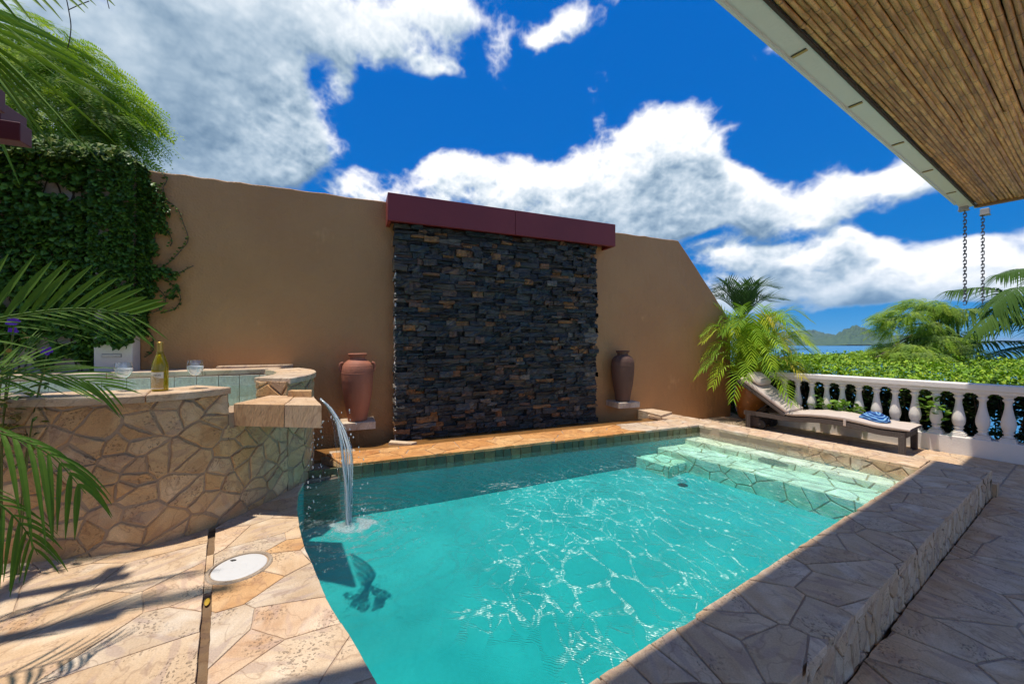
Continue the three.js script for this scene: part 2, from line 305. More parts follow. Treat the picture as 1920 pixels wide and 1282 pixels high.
function hillRange(name, px0, px1, dist, depth, ridge, mat, label, seed) {
  const pos = [], uv = [], NX = 150, NZ = 26, pt = (i, j) => {
    const a = i / NX, b = j / NZ, px = mix(px0, px1, a), f = dist + depth * (b - 0.3), prof = ridge(px), bell = Math.sin(Math.PI * clamp(b * 0.98 + 0.01));
    const x = (px - CX) / F * f, rough = fbm2(px * 0.045 + seed, b * 5 + seed, 5, 256);
    return [x, LV.sea - 2 + prof * dist / F * Math.pow(bell, 0.8) * (1 + 0.75 * rough) , -f];
  };
  for (let i = 0; i < NX; i++) for (let j = 0; j < NZ; j++) for (const [a, b] of [[i, j], [i + 1, j], [i + 1, j + 1], [i, j], [i + 1, j + 1], [i, j + 1]]) { const q = pt(a, b); pos.push(...q); uv.push(q[0] / 400, q[2] / 400); }
  setting(name, triGeo(pos, uv), mat, label);
}
const woods = colourMap(256, 256, (u, v) => lerp3([0.03, 0.075, 0.055], [0.075, 0.13, 0.055], clamp(0.5 + fbm2(u * 9, v * 9, 5, 9) * 1.3)));
const bump = (x, c, w, h) => h * Math.exp(-(((x - c) / w) ** 2));
hillRange('hill', 1460, 1790, 3600, 1500, (x) => 4 + bump(x, 1592, 26, 24) + bump(x, 1625, 26, 21) + bump(x, 1552, 22, 10) + bump(x, 1690, 46, 16) + bump(x, 1500, 26, 12), M({ map: woods, roughness: 1 }), 'green wooded hill rising behind the bay', 4);
hillRange('far_hill', 1380, 1720, 5600, 1600, (x) => 5 + bump(x, 1500, 36, 17) + bump(x, 1550, 40, 13) + bump(x, 1440, 40, 14), M({ map: woods, roughness: 1 }), 'bluish low hills at the far side of the bay', 17);

// ───────────────────────── pool ─────────────────────────
const poolS0 = 0.3, poolS1 = 4.94, poolD1 = -0.935;
const backA = V(-1.556, 0, -3.527), backB = V(2.566, 0, -5.226);               // front edge of the back coping
const deckEdge = [[-0.17, 1.0], [-0.30, 1.15], [-0.49, 1.38], [-0.56, 1.462], [-0.677, 1.594], [-0.786, 1.711], [-0.884, 1.826], [-1.043, 2.037], [-1.219, 2.26], [-1.394, 2.519], [-1.552, 2.777], [-1.715, 3.08], [-1.79, 3.3], [-1.83, 3.46]];
const plan = (x, f, y) => V(x, y, -f);
const xf = (v) => [v.x, -v.z];
const poolPlan = [xf(backA), xf(backB), xf(sd(poolS1, poolD1)), ...deckEdge];
const pool = setting('pool', null, null, 'swimming pool basin with aqua plaster, stone steps and tile band');
{
  const aqua = colourMap(512, 512, (u, v) => { const n = fbm2(u * 5, v * 5, 5, 5), m = noise2(u * 90, v * 90, 90, 90); return mul(lerp3([0.04, 0.28, 0.285], [0.08, 0.39, 0.385], clamp(0.5 + n)), 1 + 0.06 * m); }, 2.2);
  const plaster = M({ map: aqua, roughness: 0.8 });
  // floor: shallow by the steps, sinking towards the near end
  const fl = [], fu = [], N = 36, lo = V(), floorY = (s, d) => LV.water - 0.33 - 0.36 * sstep(4.6, 1.2, s) * sstep(-3.4, -1.6, d) - 0.06 * sstep(4.2, 1.0, s);
  const pt = (i, j) => { const s = mix(-0.1, 5.1, i / N), d = mix(-4.15, -0.8, j / N); return sd(s, d, floorY(s, d)); };
  for (let i = 0; i < N; i++) for (let j = 0; j < N; j++) for (const [a, b] of [[i, j], [i, j + 1], [i + 1, j + 1], [i, j], [i + 1, j + 1], [i + 1, j]]) { const q = pt(a, b); fl.push(q.x, q.y, q.z); fu.push(q.x, q.z); }
  part(pool, 'floor', triGeo(fl, fu), plaster);
  // walls of the basin under the water
  const wp = [], wu = []; let run = 0;
  for (let i = 0; i < poolPlan.length; i++) {
    const p = poolPlan[i], q = poolPlan[(i + 1) % poolPlan.length], l = Math.hypot(q[0] - p[0], q[1] - p[1]), hi = i < 3 ? LV.water - 0.045 : LV.deck - 0.032, loY = -1.0;
    for (const [w, y, r] of [[p, loY, 0], [q, loY, l], [q, hi, l], [p, loY, 0], [q, hi, l], [p, hi, 0]]) { wp.push(w[0], y, -w[1]); wu.push(run + r, y); }
    run += l;
  }
  part(pool, 'basin_wall', triGeo(wp, wu), plaster);
  const stepCol = colourMap(256, 256, (u, v) => { const n = fbm2(u * 5, v * 5, 4, 5); return mul([1, 1, 1], clamp(0.9 + n * 0.6, 0.4, 1.3)); }, 0.8);
  // steps at the far end, faced with broken stone
  const stepStone = [[0.80, 0.78, 0.58], [0.86, 0.82, 0.64], [0.76, 0.75, 0.56], [0.84, 0.78, 0.54]].map((c) => M({ color: C(...c), map: stepCol, bumpMap: stoneBump, bumpScale: 0.004, roughness: 0.8 }));
  const joint = M({ color: C(0.36, 0.28, 0.12), roughness: 0.95 });
  const dL = (s) => { // d on the back wall line for a given s
    const a = backA, b = backB, sa = a.x * CU - a.z * SU, da = a.x * SU + a.z * CU, sb = b.x * CU - b.z * SU, db = b.x * SU + b.z * CU; return da + (db - da) * (s - sa) / (sb - sa);
  };
  const tread = (s0, s1, d0, d1, y, seed, size) => {
    const dom = [[s0, d0 ?? dL(s0)], [s1, d0 ?? dL(s1)], [s1, d1], [s0, d1]];
    part(pool, 'step', prism(dom, LV.water - 0.6, y - 0.008, (s, d, yy) => sd(s, d, yy)), joint);
    pave(pool, 'step_stone', dom, (s, d, w) => sd(s, d, y - 0.008 + w), stepStone, size, 0.008, seed, { top: 0.008, deep: 0.02, bevel: 0.003, amp: 0.008, stretch: 1.25, turn: 1.3, tilt: 0.001 });
    const d0f = d0 ?? dL(s0);
    pave(pool, 'riser_stone', [[d0f, LV.water - 0.42], [d1, LV.water - 0.42], [d1, y - 0.004], [d0f, y - 0.004]], (d, yy, w) => sd(s0 - w, d, yy), stepStone, size * 0.82, 0.008, seed + 7, { top: 0.006, deep: 0.02, bevel: 0.003, amp: 0.007, tilt: 0.001, stretch: 1.2 });
  };
  tread(4.70, 4.945, null, -0.93, LV.water - 0.06, 21, 0.16);
  tread(4.24, 4.70, null, -0.93, LV.water - 0.13, 22, 0.17);
  tread(3.90, 4.24, null, -2.76, LV.water - 0.205, 23, 0.16);
  // side of the small corner step
  pave(pool, 'riser_stone', [[3.90, LV.water - 0.42], [4.24, LV.water - 0.42], [4.24, LV.water - 0.21], [3.90, LV.water - 0.21]], (s, y, w) => sd(s, -2.76 + w, y), stepStone, 0.14, 0.008, 29, { top: 0.006, deep: 0.02, bevel: 0.003, tilt: 0.001 });
  // light fitting and drain cover
  const dr = sd(4.70 - 0.012, -2.02, LV.water - 0.095), ring = join([new THREE.TorusGeometry(0.075, 0.005, 8, 36), new THREE.TorusGeometry(0.055, 0.004, 8, 32), new THREE.TorusGeometry(0.035, 0.004, 8, 28), new THREE.CylinderGeometry(0.07, 0.07, 0.006, 32).rotateX(Math.PI / 2)]).scale(1.9, 0.42, 1).rotateY(U1 - Math.PI / 2).translate(dr.x, dr.y, dr.z);
  part(pool, 'drain_cover', ring, M({ color: C(0.16, 0.22, 0.17), roughness: 0.5 }));
  const st = sd(3.86, -2.56, LV.water - 0.31);
  part(pool, 'suction_cap', new THREE.SphereGeometry(0.055, 20, 8, 0, 6.3, 0, 1.5).scale(1, 0.35, 1).translate(st.x, st.y, st.z), M({ color: C(0.05, 0.22, 0.24), roughness: 0.5 }));
  // green tile band under the back coping, and stone facings above the water on the far and near sides
  const L = backA.distanceTo(backB), ux = backB.clone().sub(backA).normalize(), out = V(ux.z, 0, -ux.x).multiplyScalar(-1);
  const r = rng(31), band = [M({ color: C(0.15, 0.20, 0.13), map: stoneCol, roughness: 0.35 }), M({ color: C(0.2, 0.27, 0.19), map: stoneCol, roughness: 0.35 }), M({ color: C(0.11, 0.17, 0.14), map: stoneCol, roughness: 0.3 }), M({ color: C(0.25, 0.26, 0.15), map: stoneCol, roughness: 0.4 })];
  for (let u = -0.28; u < L - 0.05;) {
    const w = 0.07 + r() * 0.07, e = Math.min(u + w, L - 0.01);
    part(pool, 'band_tile', stoneGeo([[u + 0.003, LV.water - 0.05], [e - 0.003, LV.water - 0.05], [e - 0.003, LV.coping - 0.022], [u + 0.003, LV.coping - 0.022]], (a, y, k) => backA.clone().addScaledVector(ux, a).addScaledVector(out, k).setY(y), r, { top: 0.004, deep: 0.02, bevel: 0.003, amp: 0.003, tilt: 0.003, step: 0.05 }), band[Math.floor(r() * 4)]);
    u = e;
  }
  const face = (name, a, b, seed) => pave(pool, name, [[0, LV.water - 0.06], [a.distanceTo(b), LV.water - 0.06], [a.distanceTo(b), LV.coping - 0.02], [0, LV.coping - 0.02]], (u, y, k) => { const q = b.clone().sub(a).normalize(), o = V(q.z, 0, -q.x); return a.clone().addScaledVector(q, u).addScaledVector(o, -k).setY(y); }, patioStones.concat(deckStones), 0.11, 0.008, seed, { top: 0.005, deep: 0.02, bevel: 0.004, stretch: 1.3, tilt: 0.003 });
  face('edge_stone', backB, sd(poolS1, poolD1), 41);
  const edgeU = sd(4.93, poolD1), edgeV = sd(0.42, poolD1); face('edge_stone', edgeU, edgeV, 42);
}
// the water: its body, which takes out the red with depth, and its rippled surface
const poolWater = setting('pool_water', null, null, 'clear rippled turquoise water filling the pool');
{
  const grow = (poly, k) => { const c = poly.reduce((s, p) => [s[0] + p[0] / poly.length, s[1] + p[1] / poly.length], [0, 0]); return poly.map(([x, y]) => { const l = Math.hypot(x - c[0], y - c[1]); return [c[0] + (x - c[0]) * (1 + k / l), c[1] + (y - c[1]) * (1 + k / l)]; }); };
  part(poolWater, 'body', prism(grow(poolPlan, 0.006), -0.95, LV.water - 0.003, (x, f, y) => V(x, y, -f)), MP({ transparent: true, opacity: 0, transmission: 1, thickness: 1, roughness: 0, ior: 1.33, attenuationColor: C(0.36, 0.96, 0.945), attenuationDistance: 1 }));
  // ripples: long swells, a crest net with glint lines worked into the bump, rings about the fall of water
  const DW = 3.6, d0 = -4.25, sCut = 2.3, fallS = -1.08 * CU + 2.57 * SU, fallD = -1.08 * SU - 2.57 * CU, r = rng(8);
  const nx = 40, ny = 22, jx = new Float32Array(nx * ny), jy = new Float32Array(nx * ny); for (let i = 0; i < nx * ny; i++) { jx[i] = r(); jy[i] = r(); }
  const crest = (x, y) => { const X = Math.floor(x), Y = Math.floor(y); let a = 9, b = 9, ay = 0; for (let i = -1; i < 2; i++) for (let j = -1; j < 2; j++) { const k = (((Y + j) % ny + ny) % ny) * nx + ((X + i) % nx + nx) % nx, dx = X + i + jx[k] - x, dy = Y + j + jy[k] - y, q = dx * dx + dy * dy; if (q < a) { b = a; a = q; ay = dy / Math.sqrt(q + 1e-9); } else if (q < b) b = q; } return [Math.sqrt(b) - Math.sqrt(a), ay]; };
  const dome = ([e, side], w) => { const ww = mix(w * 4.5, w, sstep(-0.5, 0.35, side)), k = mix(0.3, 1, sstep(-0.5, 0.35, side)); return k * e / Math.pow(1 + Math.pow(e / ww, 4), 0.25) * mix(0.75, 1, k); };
  const rippleGlint = (s0, SW_) => valueMap(2048, 2048, (u, v) => {
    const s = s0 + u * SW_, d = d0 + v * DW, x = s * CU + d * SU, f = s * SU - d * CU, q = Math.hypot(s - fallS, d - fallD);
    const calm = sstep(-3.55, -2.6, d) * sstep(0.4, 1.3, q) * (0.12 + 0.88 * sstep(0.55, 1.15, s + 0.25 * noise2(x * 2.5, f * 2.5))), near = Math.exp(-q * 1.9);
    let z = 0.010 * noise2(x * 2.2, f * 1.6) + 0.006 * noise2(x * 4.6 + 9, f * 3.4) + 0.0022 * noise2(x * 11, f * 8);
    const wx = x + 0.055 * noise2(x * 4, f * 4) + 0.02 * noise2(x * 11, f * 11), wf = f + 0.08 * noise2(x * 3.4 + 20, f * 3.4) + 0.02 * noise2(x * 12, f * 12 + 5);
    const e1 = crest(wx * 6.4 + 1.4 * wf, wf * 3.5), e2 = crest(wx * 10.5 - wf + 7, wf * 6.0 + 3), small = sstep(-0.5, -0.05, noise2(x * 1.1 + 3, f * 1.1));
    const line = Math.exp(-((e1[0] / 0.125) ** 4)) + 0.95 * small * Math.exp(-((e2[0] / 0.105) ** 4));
    // caustic lines put into the bump: sawteeth angled to glint between sun and camera
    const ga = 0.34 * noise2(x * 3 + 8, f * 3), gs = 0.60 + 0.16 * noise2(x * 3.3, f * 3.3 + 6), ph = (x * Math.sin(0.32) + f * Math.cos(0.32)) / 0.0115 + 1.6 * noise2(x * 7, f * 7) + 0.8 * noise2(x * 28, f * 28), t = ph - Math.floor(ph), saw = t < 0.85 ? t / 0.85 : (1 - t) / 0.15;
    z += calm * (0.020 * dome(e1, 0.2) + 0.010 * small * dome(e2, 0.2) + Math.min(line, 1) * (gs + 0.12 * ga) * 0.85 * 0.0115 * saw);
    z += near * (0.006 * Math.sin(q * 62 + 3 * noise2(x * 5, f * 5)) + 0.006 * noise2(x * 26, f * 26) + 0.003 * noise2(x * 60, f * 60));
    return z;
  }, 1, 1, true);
  const plan2 = poolPlan.map(([x, f]) => [x * CU + f * SU, x * SU - f * CU]);
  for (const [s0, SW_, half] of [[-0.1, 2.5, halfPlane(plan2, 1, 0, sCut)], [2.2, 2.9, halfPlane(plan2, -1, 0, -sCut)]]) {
    const h = rippleGlint(s0, SW_); h.wrapS = h.wrapT = THREE.ClampToEdgeWrapping;
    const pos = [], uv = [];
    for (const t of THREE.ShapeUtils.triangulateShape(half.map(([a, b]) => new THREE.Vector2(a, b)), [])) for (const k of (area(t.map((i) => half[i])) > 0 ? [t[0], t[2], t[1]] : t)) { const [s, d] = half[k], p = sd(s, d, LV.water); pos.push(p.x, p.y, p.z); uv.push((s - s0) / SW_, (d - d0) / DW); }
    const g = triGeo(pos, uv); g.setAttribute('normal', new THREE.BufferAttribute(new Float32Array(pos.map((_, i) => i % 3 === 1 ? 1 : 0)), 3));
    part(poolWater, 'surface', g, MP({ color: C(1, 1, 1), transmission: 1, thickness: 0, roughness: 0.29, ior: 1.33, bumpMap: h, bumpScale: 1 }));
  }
}

// ───────────────────────── deck, copings, patio ─────────────────────────
const drainA = [-1.10, 1.36], drainB = [-1.945, 2.49];
{
  const deck = setting('pool_deck', null, null, 'sunlit flagstone deck between the raised spa and the pool');
  const edge = deckEdge.map((p) => p), W = 0.017, dx = drainB[0] - drainA[0], df = drainB[1] - drainA[1], dl = Math.hypot(dx, df), ux = dx / dl, uf = df / dl, off = (p, k) => [p[0] + uf * k, p[1] - ux * k];
  const along = (k) => [drainA[0] + ux * k, drainA[1] + uf * k], far = along(dl), nearP = along(-1.1);
  const right = [[0.0, 0.45], ...edge, [-1.95, 3.5], off(far, -W), off(nearP, -W)].map((p) => p);
  const s1 = off(far, W), s2 = off(nearP, W), left = [s1, s2, [-4.2, 0.3], [-4.2, 2.6], [-2.6, 3.2]];
  const side = (p) => (p[0] - drainA[0]) * uf - (p[1] - drainA[1]) * ux;
  const rightSign = Math.sign(side([-0.5, 1.3])), k = rightSign > 0 ? 1 : -1;
  const R = [[0.0, 0.45], ...edge, [-1.95, 3.5], off(far, W * k), off(nearP, W * k)], Lf = [off(far, -W * k), off(nearP, -W * k), [-4.2, 0.0], [-4.2, 2.7], [-2.6, 3.2]];
  const bed = (P) => part(deck, 'mortar_bed', prism(P, -0.3, LV.deck - 0.0045, (x, f, y) => V(x, y, -f)), paleMortar);
  bed([[0.0, 0.45], ...edge.map((p) => [p[0] - 0.014, p[1] - 0.006]), [-1.95, 3.55], off(far, (W + 0.002) * k), off(nearP, (W + 0.002) * k)]); bed([off(far, -(W + 0.002) * k), off(nearP, -(W + 0.002) * k), [-4.2, -0.6], [-4.2, 2.7], [-2.6, 3.2]]);
  const pick = (x, f, r) => { const e = Math.min(...edge.map((q) => Math.hypot(q[0] - x, q[1] - f))), o = Math.hypot(x + 1.25, f - 2.05); return (o < 0.28 && r() < 0.45) || (e < 0.2 && r() < 0.12) ? ochreStones[Math.floor(r() * 2)] : deckStones[Math.floor(r() * 5)]; };
  const opt = { top: 0.0, deep: 0.03, bevel: 0.002, amp: 0.004, step: 0.05, tilt: 0.0008, stretch: 1.3, turn: 0.9, drop: 0.16, spin: true };
  pave(deck, 'flagstone', R, (x, f, w) => V(x, LV.deck + w, -f), deckStones, 0.2, 0.0025, 51, opt, pick);
  pave(deck, 'flagstone', Lf, (x, f, w) => V(x, LV.deck + w, -f), deckStones, 0.25, 0.0025, 52, opt, pick);
  // the slot drain: a channel floor, and stone bridging it round the skimmer
  const q = (k0, k1, y0, y1, w) => prism([off(along(k0), -w), off(along(k1), -w), off(along(k1), w), off(along(k0), w)], y0, y1, (x, f, y) => V(x, y, -f));
  part(deck, 'drain_channel', q(-0.6, dl + 0.02, LV.deck - 0.06, LV.deck - 0.022, W), M({ color: C(0.3, 0.25, 0.2), map: stoneCol, roughness: 0.9 }));
  part(deck, 'bridge_stone', q(0.62, 1.03, LV.deck - 0.03, LV.deck - 0.001, W - 0.002), deckStones[2]);
  // a fallen yellow leaf in the slot
  const lp = along(0.56), lf = thing('fallen_leaf', 'yellow leaf lying in the slot drain of the deck', 'leaf', V(lp[0], LV.deck - 0.012, -lp[1]), 0.6);
  part(lf, 'blade', new THREE.SphereGeometry(1, 12, 6).scale(0.011, 0.003, 0.034), M({ color: C(0.45, 0.28, 0.02), roughness: 0.6 }));
}
{ // round white skimmer lid in a stone collar
  const t = thing('skimmer_lid', 'round white plastic skimmer lid set in the flagstone deck', 'skimmer lid', V(-1.463, LV.deck, -2.065));
  part(t, 'collar', lathe([[0.128, -0.02], [0.130, 0.007], [0.134, 0.009], [0.15, 0.006], [0.156, -0.012]], 48), deckStones[3]);
  const white = M({ color: C(0.62, 0.61, 0.58), roughness: 0.45, bumpMap: stoneBump, bumpScale: 0.001 });
  part(t, 'lid', lathe([[0, 0.006], [0.03, 0.006], [0.034, 0.0045], [0.036, 0.0045], [0.04, 0.006], [0.085, 0.006], [0.089, 0.004], [0.093, 0.006], [0.122, 0.006], [0.126, 0.001], [0.126, -0.01]], 48), white);
  const hole = part(t, 'finger_hole', new THREE.CylinderGeometry(0.011, 0.011, 0.003, 16).scale(1.5, 1, 0.8), M({ color: C(0.05, 0.045, 0.04) })); hole.position.set(-0.075, 0.0062, -0.055);
}
{ // right coping: a low wall with a stone top
  const c = setting('near_coping', null, null, 'raised stone coping along the near side of the pool, mostly in shade');
  const d0 = -0.935, d1 = -0.573, sA = 0.1, sB = 5.35;
  part(c, 'core', prism([[sA, d0 + 0.012], [sB - 0.012, d0 + 0.012], [sB - 0.012, d1 - 0.012], [sA, d1 - 0.012]], -0.6, LV.coping - 0.006, (s, d, y) => sd(s, d, y)), mortar);
  pave(c, 'top_stone', [[sA, d0], [sB, d0], [sB, d1], [sA, d1]], (s, d, w) => sd(s, d, LV.coping - 0.012 + w), patioStones, 0.16, 0.005, 61, { top: 0.012, deep: 0.032, bevel: 0.004, amp: 0.004, step: 0.045, stretch: 1.25, turn: 0.5, tilt: 0.0015, drop: 0.16, spin: true });
  pave(c, 'side_stone', [[sA, -0.02], [sB, -0.02], [sB, LV.coping - 0.026], [sA, LV.coping - 0.026]], (s, y, w) => sd(s, d1 - 0.014 + w, y), patioStones, 0.1, 0.005, 62, { top: 0.01, deep: 0.03, bevel: 0.006, stretch: 0.75, tilt: 0.005 });
  pave(c, 'end_stone', [[d0, -0.02], [d1, -0.02], [d1, LV.coping - 0.026], [d0, LV.coping - 0.026]], (d, y, w) => sd(sB - 0.014 + w, d, y), patioStones, 0.13, 0.008, 63, { top: 0.01, deep: 0.03, bevel: 0.006, tilt: 0.004 });
  part(c, 'foot_stone', stoneGeo([[5.34, -0.60], [5.47, -0.60], [5.47, -0.545], [5.34, -0.545]], (s, d, w) => sd(s, d, 0.11 + w), rng(3), { top: 0.0, deep: 0.13, bevel: 0.005, amp: 0.003, step: 0.05 }), patioStones[3]);
}
{ // far coping, running on as a curb to the wall
  const c = setting('far_coping', null, null, 'sunlit stone coping across the far end of the pool');
  const dom = [[4.94, -3.86], [5.35, -4.05], [5.35, -0.94], [4.94, -0.94]];
  part(c, 'core', prism([[4.955, -3.85], [5.335, -4.03], [5.335, -0.95], [4.955, -0.95]], -0.5, LV.coping - 0.006, (s, d, y) => sd(s, d, y)), paleMortar);
  pave(c, 'top_stone', dom, (s, d, w) => sd(s, d, LV.coping - 0.012 + w), deckStones, 0.2, 0.006, 66, { top: 0.012, deep: 0.035, bevel: 0.006, amp: 0.006, stretch: 1.2, tilt: 0.002 });
  pave(c, 'outer_stone', [[-4.0, -0.02], [-0.95, -0.02], [-0.95, LV.coping - 0.03], [-4.0, LV.coping - 0.03]], (d, y, w) => sd(5.335 + w, d, y), deckStones, 0.2, 0.008, 67, { top: 0.01, deep: 0.02, bevel: 0.005 });
  const cu = tn(0, 0), A = sd(4.94, -3.62), B = sd(5.1, -4.42), C2 = sd(5.32, -4.42), D2 = sd(5.32, -3.7);
  part(c, 'curb_stone', metreUV(prism([xf(A), xf(B), xf(C2), xf(D2)], 0.0, LV.coping + 0.035, (x, f, y) => V(x, y, -f))), deckStones[1]);
}
{ // back coping between the pool and the slate panel, wet and ochre
  const c = setting('back_coping', null, null, 'ochre stained wet coping between the pool and the slate panel');
  const u = backB.clone().sub(backA).normalize(), n = V(u.z, 0, -u.x), L = backA.distanceTo(backB) + 0.02;      // n points away from the pool
  const P = (a, b, y) => backA.clone().addScaledVector(u, a).addScaledVector(n, b).setY(y);
  const dom = [[0.0, 0], [L, 0], [L, 0.44], [-0.16, 0.44]];
  part(c, 'core', prism([[0.01, 0.012], [L, 0.012], [L, 0.43], [-0.14, 0.43]], -0.5, LV.coping - 0.007, P), mortar);
  pave(c, 'top_stone', dom, (a, b, w) => P(a, b, LV.coping - 0.012 + w), copingOchre, 0.15, 0.006, 71, { top: 0.012, deep: 0.034, bevel: 0.005, amp: 0.005, stretch: 1.35, tilt: 0.003 }, (a, b, r) => a > L - 0.95 - b * 0.6 ? deckStones[Math.floor(r() * 5)] : copingOchre[Math.floor(r() * 4)]);
  part(c, 'end_stone', stoneGeo([[-0.155, 0.07], [-0.155, LV.coping - 0.026], [0.43, LV.coping - 0.026], [0.43, 0.07]].map(([a, b]) => [a + 0.15, b]), (b, y, w) => P(-0.005 - 0.15 * b / 0.44 - w, clamp(b, 0, 0.43), y), rng(9), { top: 0.004, deep: 0.02, bevel: 0.004 }), wetStones[2]);
  // trough behind it
  const tr = setting('trough', prism([[-0.55, 0.445], [L + 0.1, 0.445], [L + 0.1, 0.86], [-0.55, 0.86]], -0.4, LV.trough - 0.012, P), M({ map: stoneCol, color: C(0.42, 0.27, 0.12), roughness: 0.3, bumpMap: stoneBump, bumpScale: 0.006 }), 'shallow wet trough of brown stone below the slate panel');
  tr.position.set(0, 0, 0);
  // sunken paving between the coping's end and the spa
  const pv = setting('side_paving', prism([[-0.75, -0.25], [-0.02, -0.04], [-0.16, 0.44], [-0.9, 0.5]], -0.4, LV.water - 0.005, P), darkMortar, 'wet dark paving between the spa and the back coping');
  pave(pv, 'paving_stone', [[-0.72, -0.2], [-0.03, 0.0], [-0.18, 0.44], [-0.9, 0.48]], (a, b, w) => P(a, b, LV.water + w), wetStones, 0.19, 0.012, 75, { top: 0.014, deep: 0.03, bevel: 0.006 });
  // pale broken slabs left in the trough
  const sl = thing('broken_slab', 'small pale broken stone slab lying in the trough left of the slate', 'stone slab', P(-0.02, 0.55, LV.trough - 0.01), 0.3);
  part(sl, 'slab', stoneGeo([[-0.13, -0.05], [0.12, -0.06], [0.14, 0.05], [-0.1, 0.07]], (x, z, w) => V(x, w, z), rng(4), { top: 0.035, deep: 0.04, bevel: 0.006 }), deckStones[3]);
  const s2 = thing('broken_slab', 'thin pale stone slab against the foot of the slate panel', 'stone slab', P(0.62, 0.71, LV.trough - 0.01), -0.2);
  part(s2, 'slab', stoneGeo([[-0.19, -0.06], [0.15, -0.05], [0.12, 0.05], [-0.16, 0.045]], (x, z, w) => V(x, w, z), rng(6), { top: 0.03, deep: 0.04, bevel: 0.006 }), deckStones[0]);
}
{ // patio round the pool at the lower level
  const p = setting('patio', null, null, 'crazy paved stone patio beside the pool, shaded on the right by the roof');
  setting('bounce_paving', prism([[-4, 0.34], [7.0, 0.34], [7.0, 7.5], [-4, 7.5]], -0.3, -0.001, (s, d, y) => sd(s, d, y)), deckStones[0], 'unseen pale stone paving added to bounce sunlight under the roof');  // added out of view to bounce warm light onto patio and bamboo
  part(p, 'mortar_bed', prism([[-2.6, -0.56], [5.33, -0.56], [5.33, -4.9], [7.5, -5.2], [7.5, 0.335], [-2.6, 0.335]], -0.4, -0.005, (s, d, y) => sd(s, d, y)), mortar);
  const o = { top: 0.0, deep: 0.03, bevel: 0.003, amp: 0.005, step: 0.045, tilt: 0.002, drop: 0.18, spin: true, stretch: 1.25, turn: 1.2 };
  pave(p, 'flagstone', [[1.7, -0.57], [5.36, -0.57], [7.02, -0.57], [7.02, 0.32], [1.7, 0.32]], (s, d, w) => sd(s, d, w), patioStones, 0.21, 0.007, 81, o);
  pave(p, 'flagstone', [[5.37, -4.85], [7.02, -4.9], [7.02, -0.58], [5.37, -0.58]], (s, d, w) => sd(s, d, w), deckStones, 0.26, 0.006, 82, o);
}

// ───────────────────────── the big wall ─────────────────────────
const wallN = -4.95;
const plasterBump = valueMap(1024, 1024, (u, v) => 0.5 + 0.32 * fbm2(u * 5, v * 4, 4, 4) + 0.16 * noise2(u * 26 + 0.8 * noise2(u * 8, v * 8, 8, 8), v * 14, 26, 14) + 0.08 * noise2(u * 110, v * 110, 110, 110), 2.2);
const plasterCol = (a, b, n) => colourMap(512, 512, (u, v) => { const k = fbm2(u * 3, v * 3, 5, 3), m = noise2(u * 40, v * 70, 40, 70); const scuff = sstep(0.30, 0.5, fbm2(u * 4 + 30, v * 5, 5, 4) + 0.15 * noise2(u * 60, v * 24, 60, 24)); return lerp3(lerp3(a, b, clamp(0.5 + k * 0.9 + m * 0.1)), [b[0] * 1.3, b[1] * 1.35, b[2] * 1.45], 0.55 * scuff); }, 3.1);
const brownPaint = M({ map: plasterCol([0.42, 0.195, 0.066], [0.50, 0.255, 0.092]), bumpMap: plasterBump, bumpScale: 0.026, roughness: 0.6 });
const whitePaint = M({ map: plasterCol([0.64, 0.54, 0.45], [0.72, 0.62, 0.53]), bumpMap: plasterBump, bumpScale: 0.012, roughness: 0.75 });
{
  const top = 3.06, t0 = -1.95, t1 = 5.105, t2 = 6.36, yEnd = 1.73, shape = new THREE.Shape();
  const r = rng(12), pts = [[t0, -0.3], [t2, -0.3], [t2, yEnd]];
  for (let k = 1; k < 12; k++) pts.push([mix(t2, t1, k / 12) + (r() - 0.5) * 0.012, mix(yEnd, top, k / 12) + (r() - 0.5) * 0.008]);
  for (let k = 0; k <= 60; k++) pts.push([mix(t1, t0, k / 60), top + 0.014 * noise2(k * 0.6, 3) + (r() - 0.5) * 0.009]);
  pts.forEach(([x, y], i) => i ? shape.lineTo(x, y) : shape.moveTo(x, y));
  const g = new THREE.ExtrudeGeometry(shape, { depth: 0.22, bevelEnabled: true, bevelSize: 0.012, bevelThickness: 0.012, bevelSegments: 2, steps: 1 }).translate(0, 0, -0.232);
  const w = thing('garden_wall', 'tall brown plastered wall behind the pool with a sloping right end', 'wall', tn(0, wallN), UW);
  part(w, 'wall_face', metreUV(g), brownPaint);
  const g2 = new THREE.BoxGeometry(5.2, 3.3, 0.24).translate(-1.95 - 2.6, 1.38, -0.13);
  const w2 = thing('white_wall', 'white plastered wall on the left almost hidden under climbing ivy', 'wall', tn(0, wallN), UW);
  part(w2, 'wall_face', metreUV(g2), whitePaint);
  const p = thing('pilaster', 'white plastered pilaster with a small oblong plate, half covered by ivy', 'pilaster', tn(-2.09, wallN + 0.005), UW);
  part(p, 'shaft', metreUV(rbox(0.28, 3.2, 0.155, 0.012, 0, 1.4, 0.0775)), whitePaint);
  const plate = rbox(0.135, 0.03, 0.006, 0.01, -0.01, 1.222, 0.157);
  part(p, 'plate_rim', rbox(0.142, 0.036, 0.006, 0.012, -0.01, 1.222, 0.156), M({ color: C(0.28, 0.23, 0.19) }));
  part(p, 'plate', plate.translate(0, 0, 0.003), whitePaint);
}
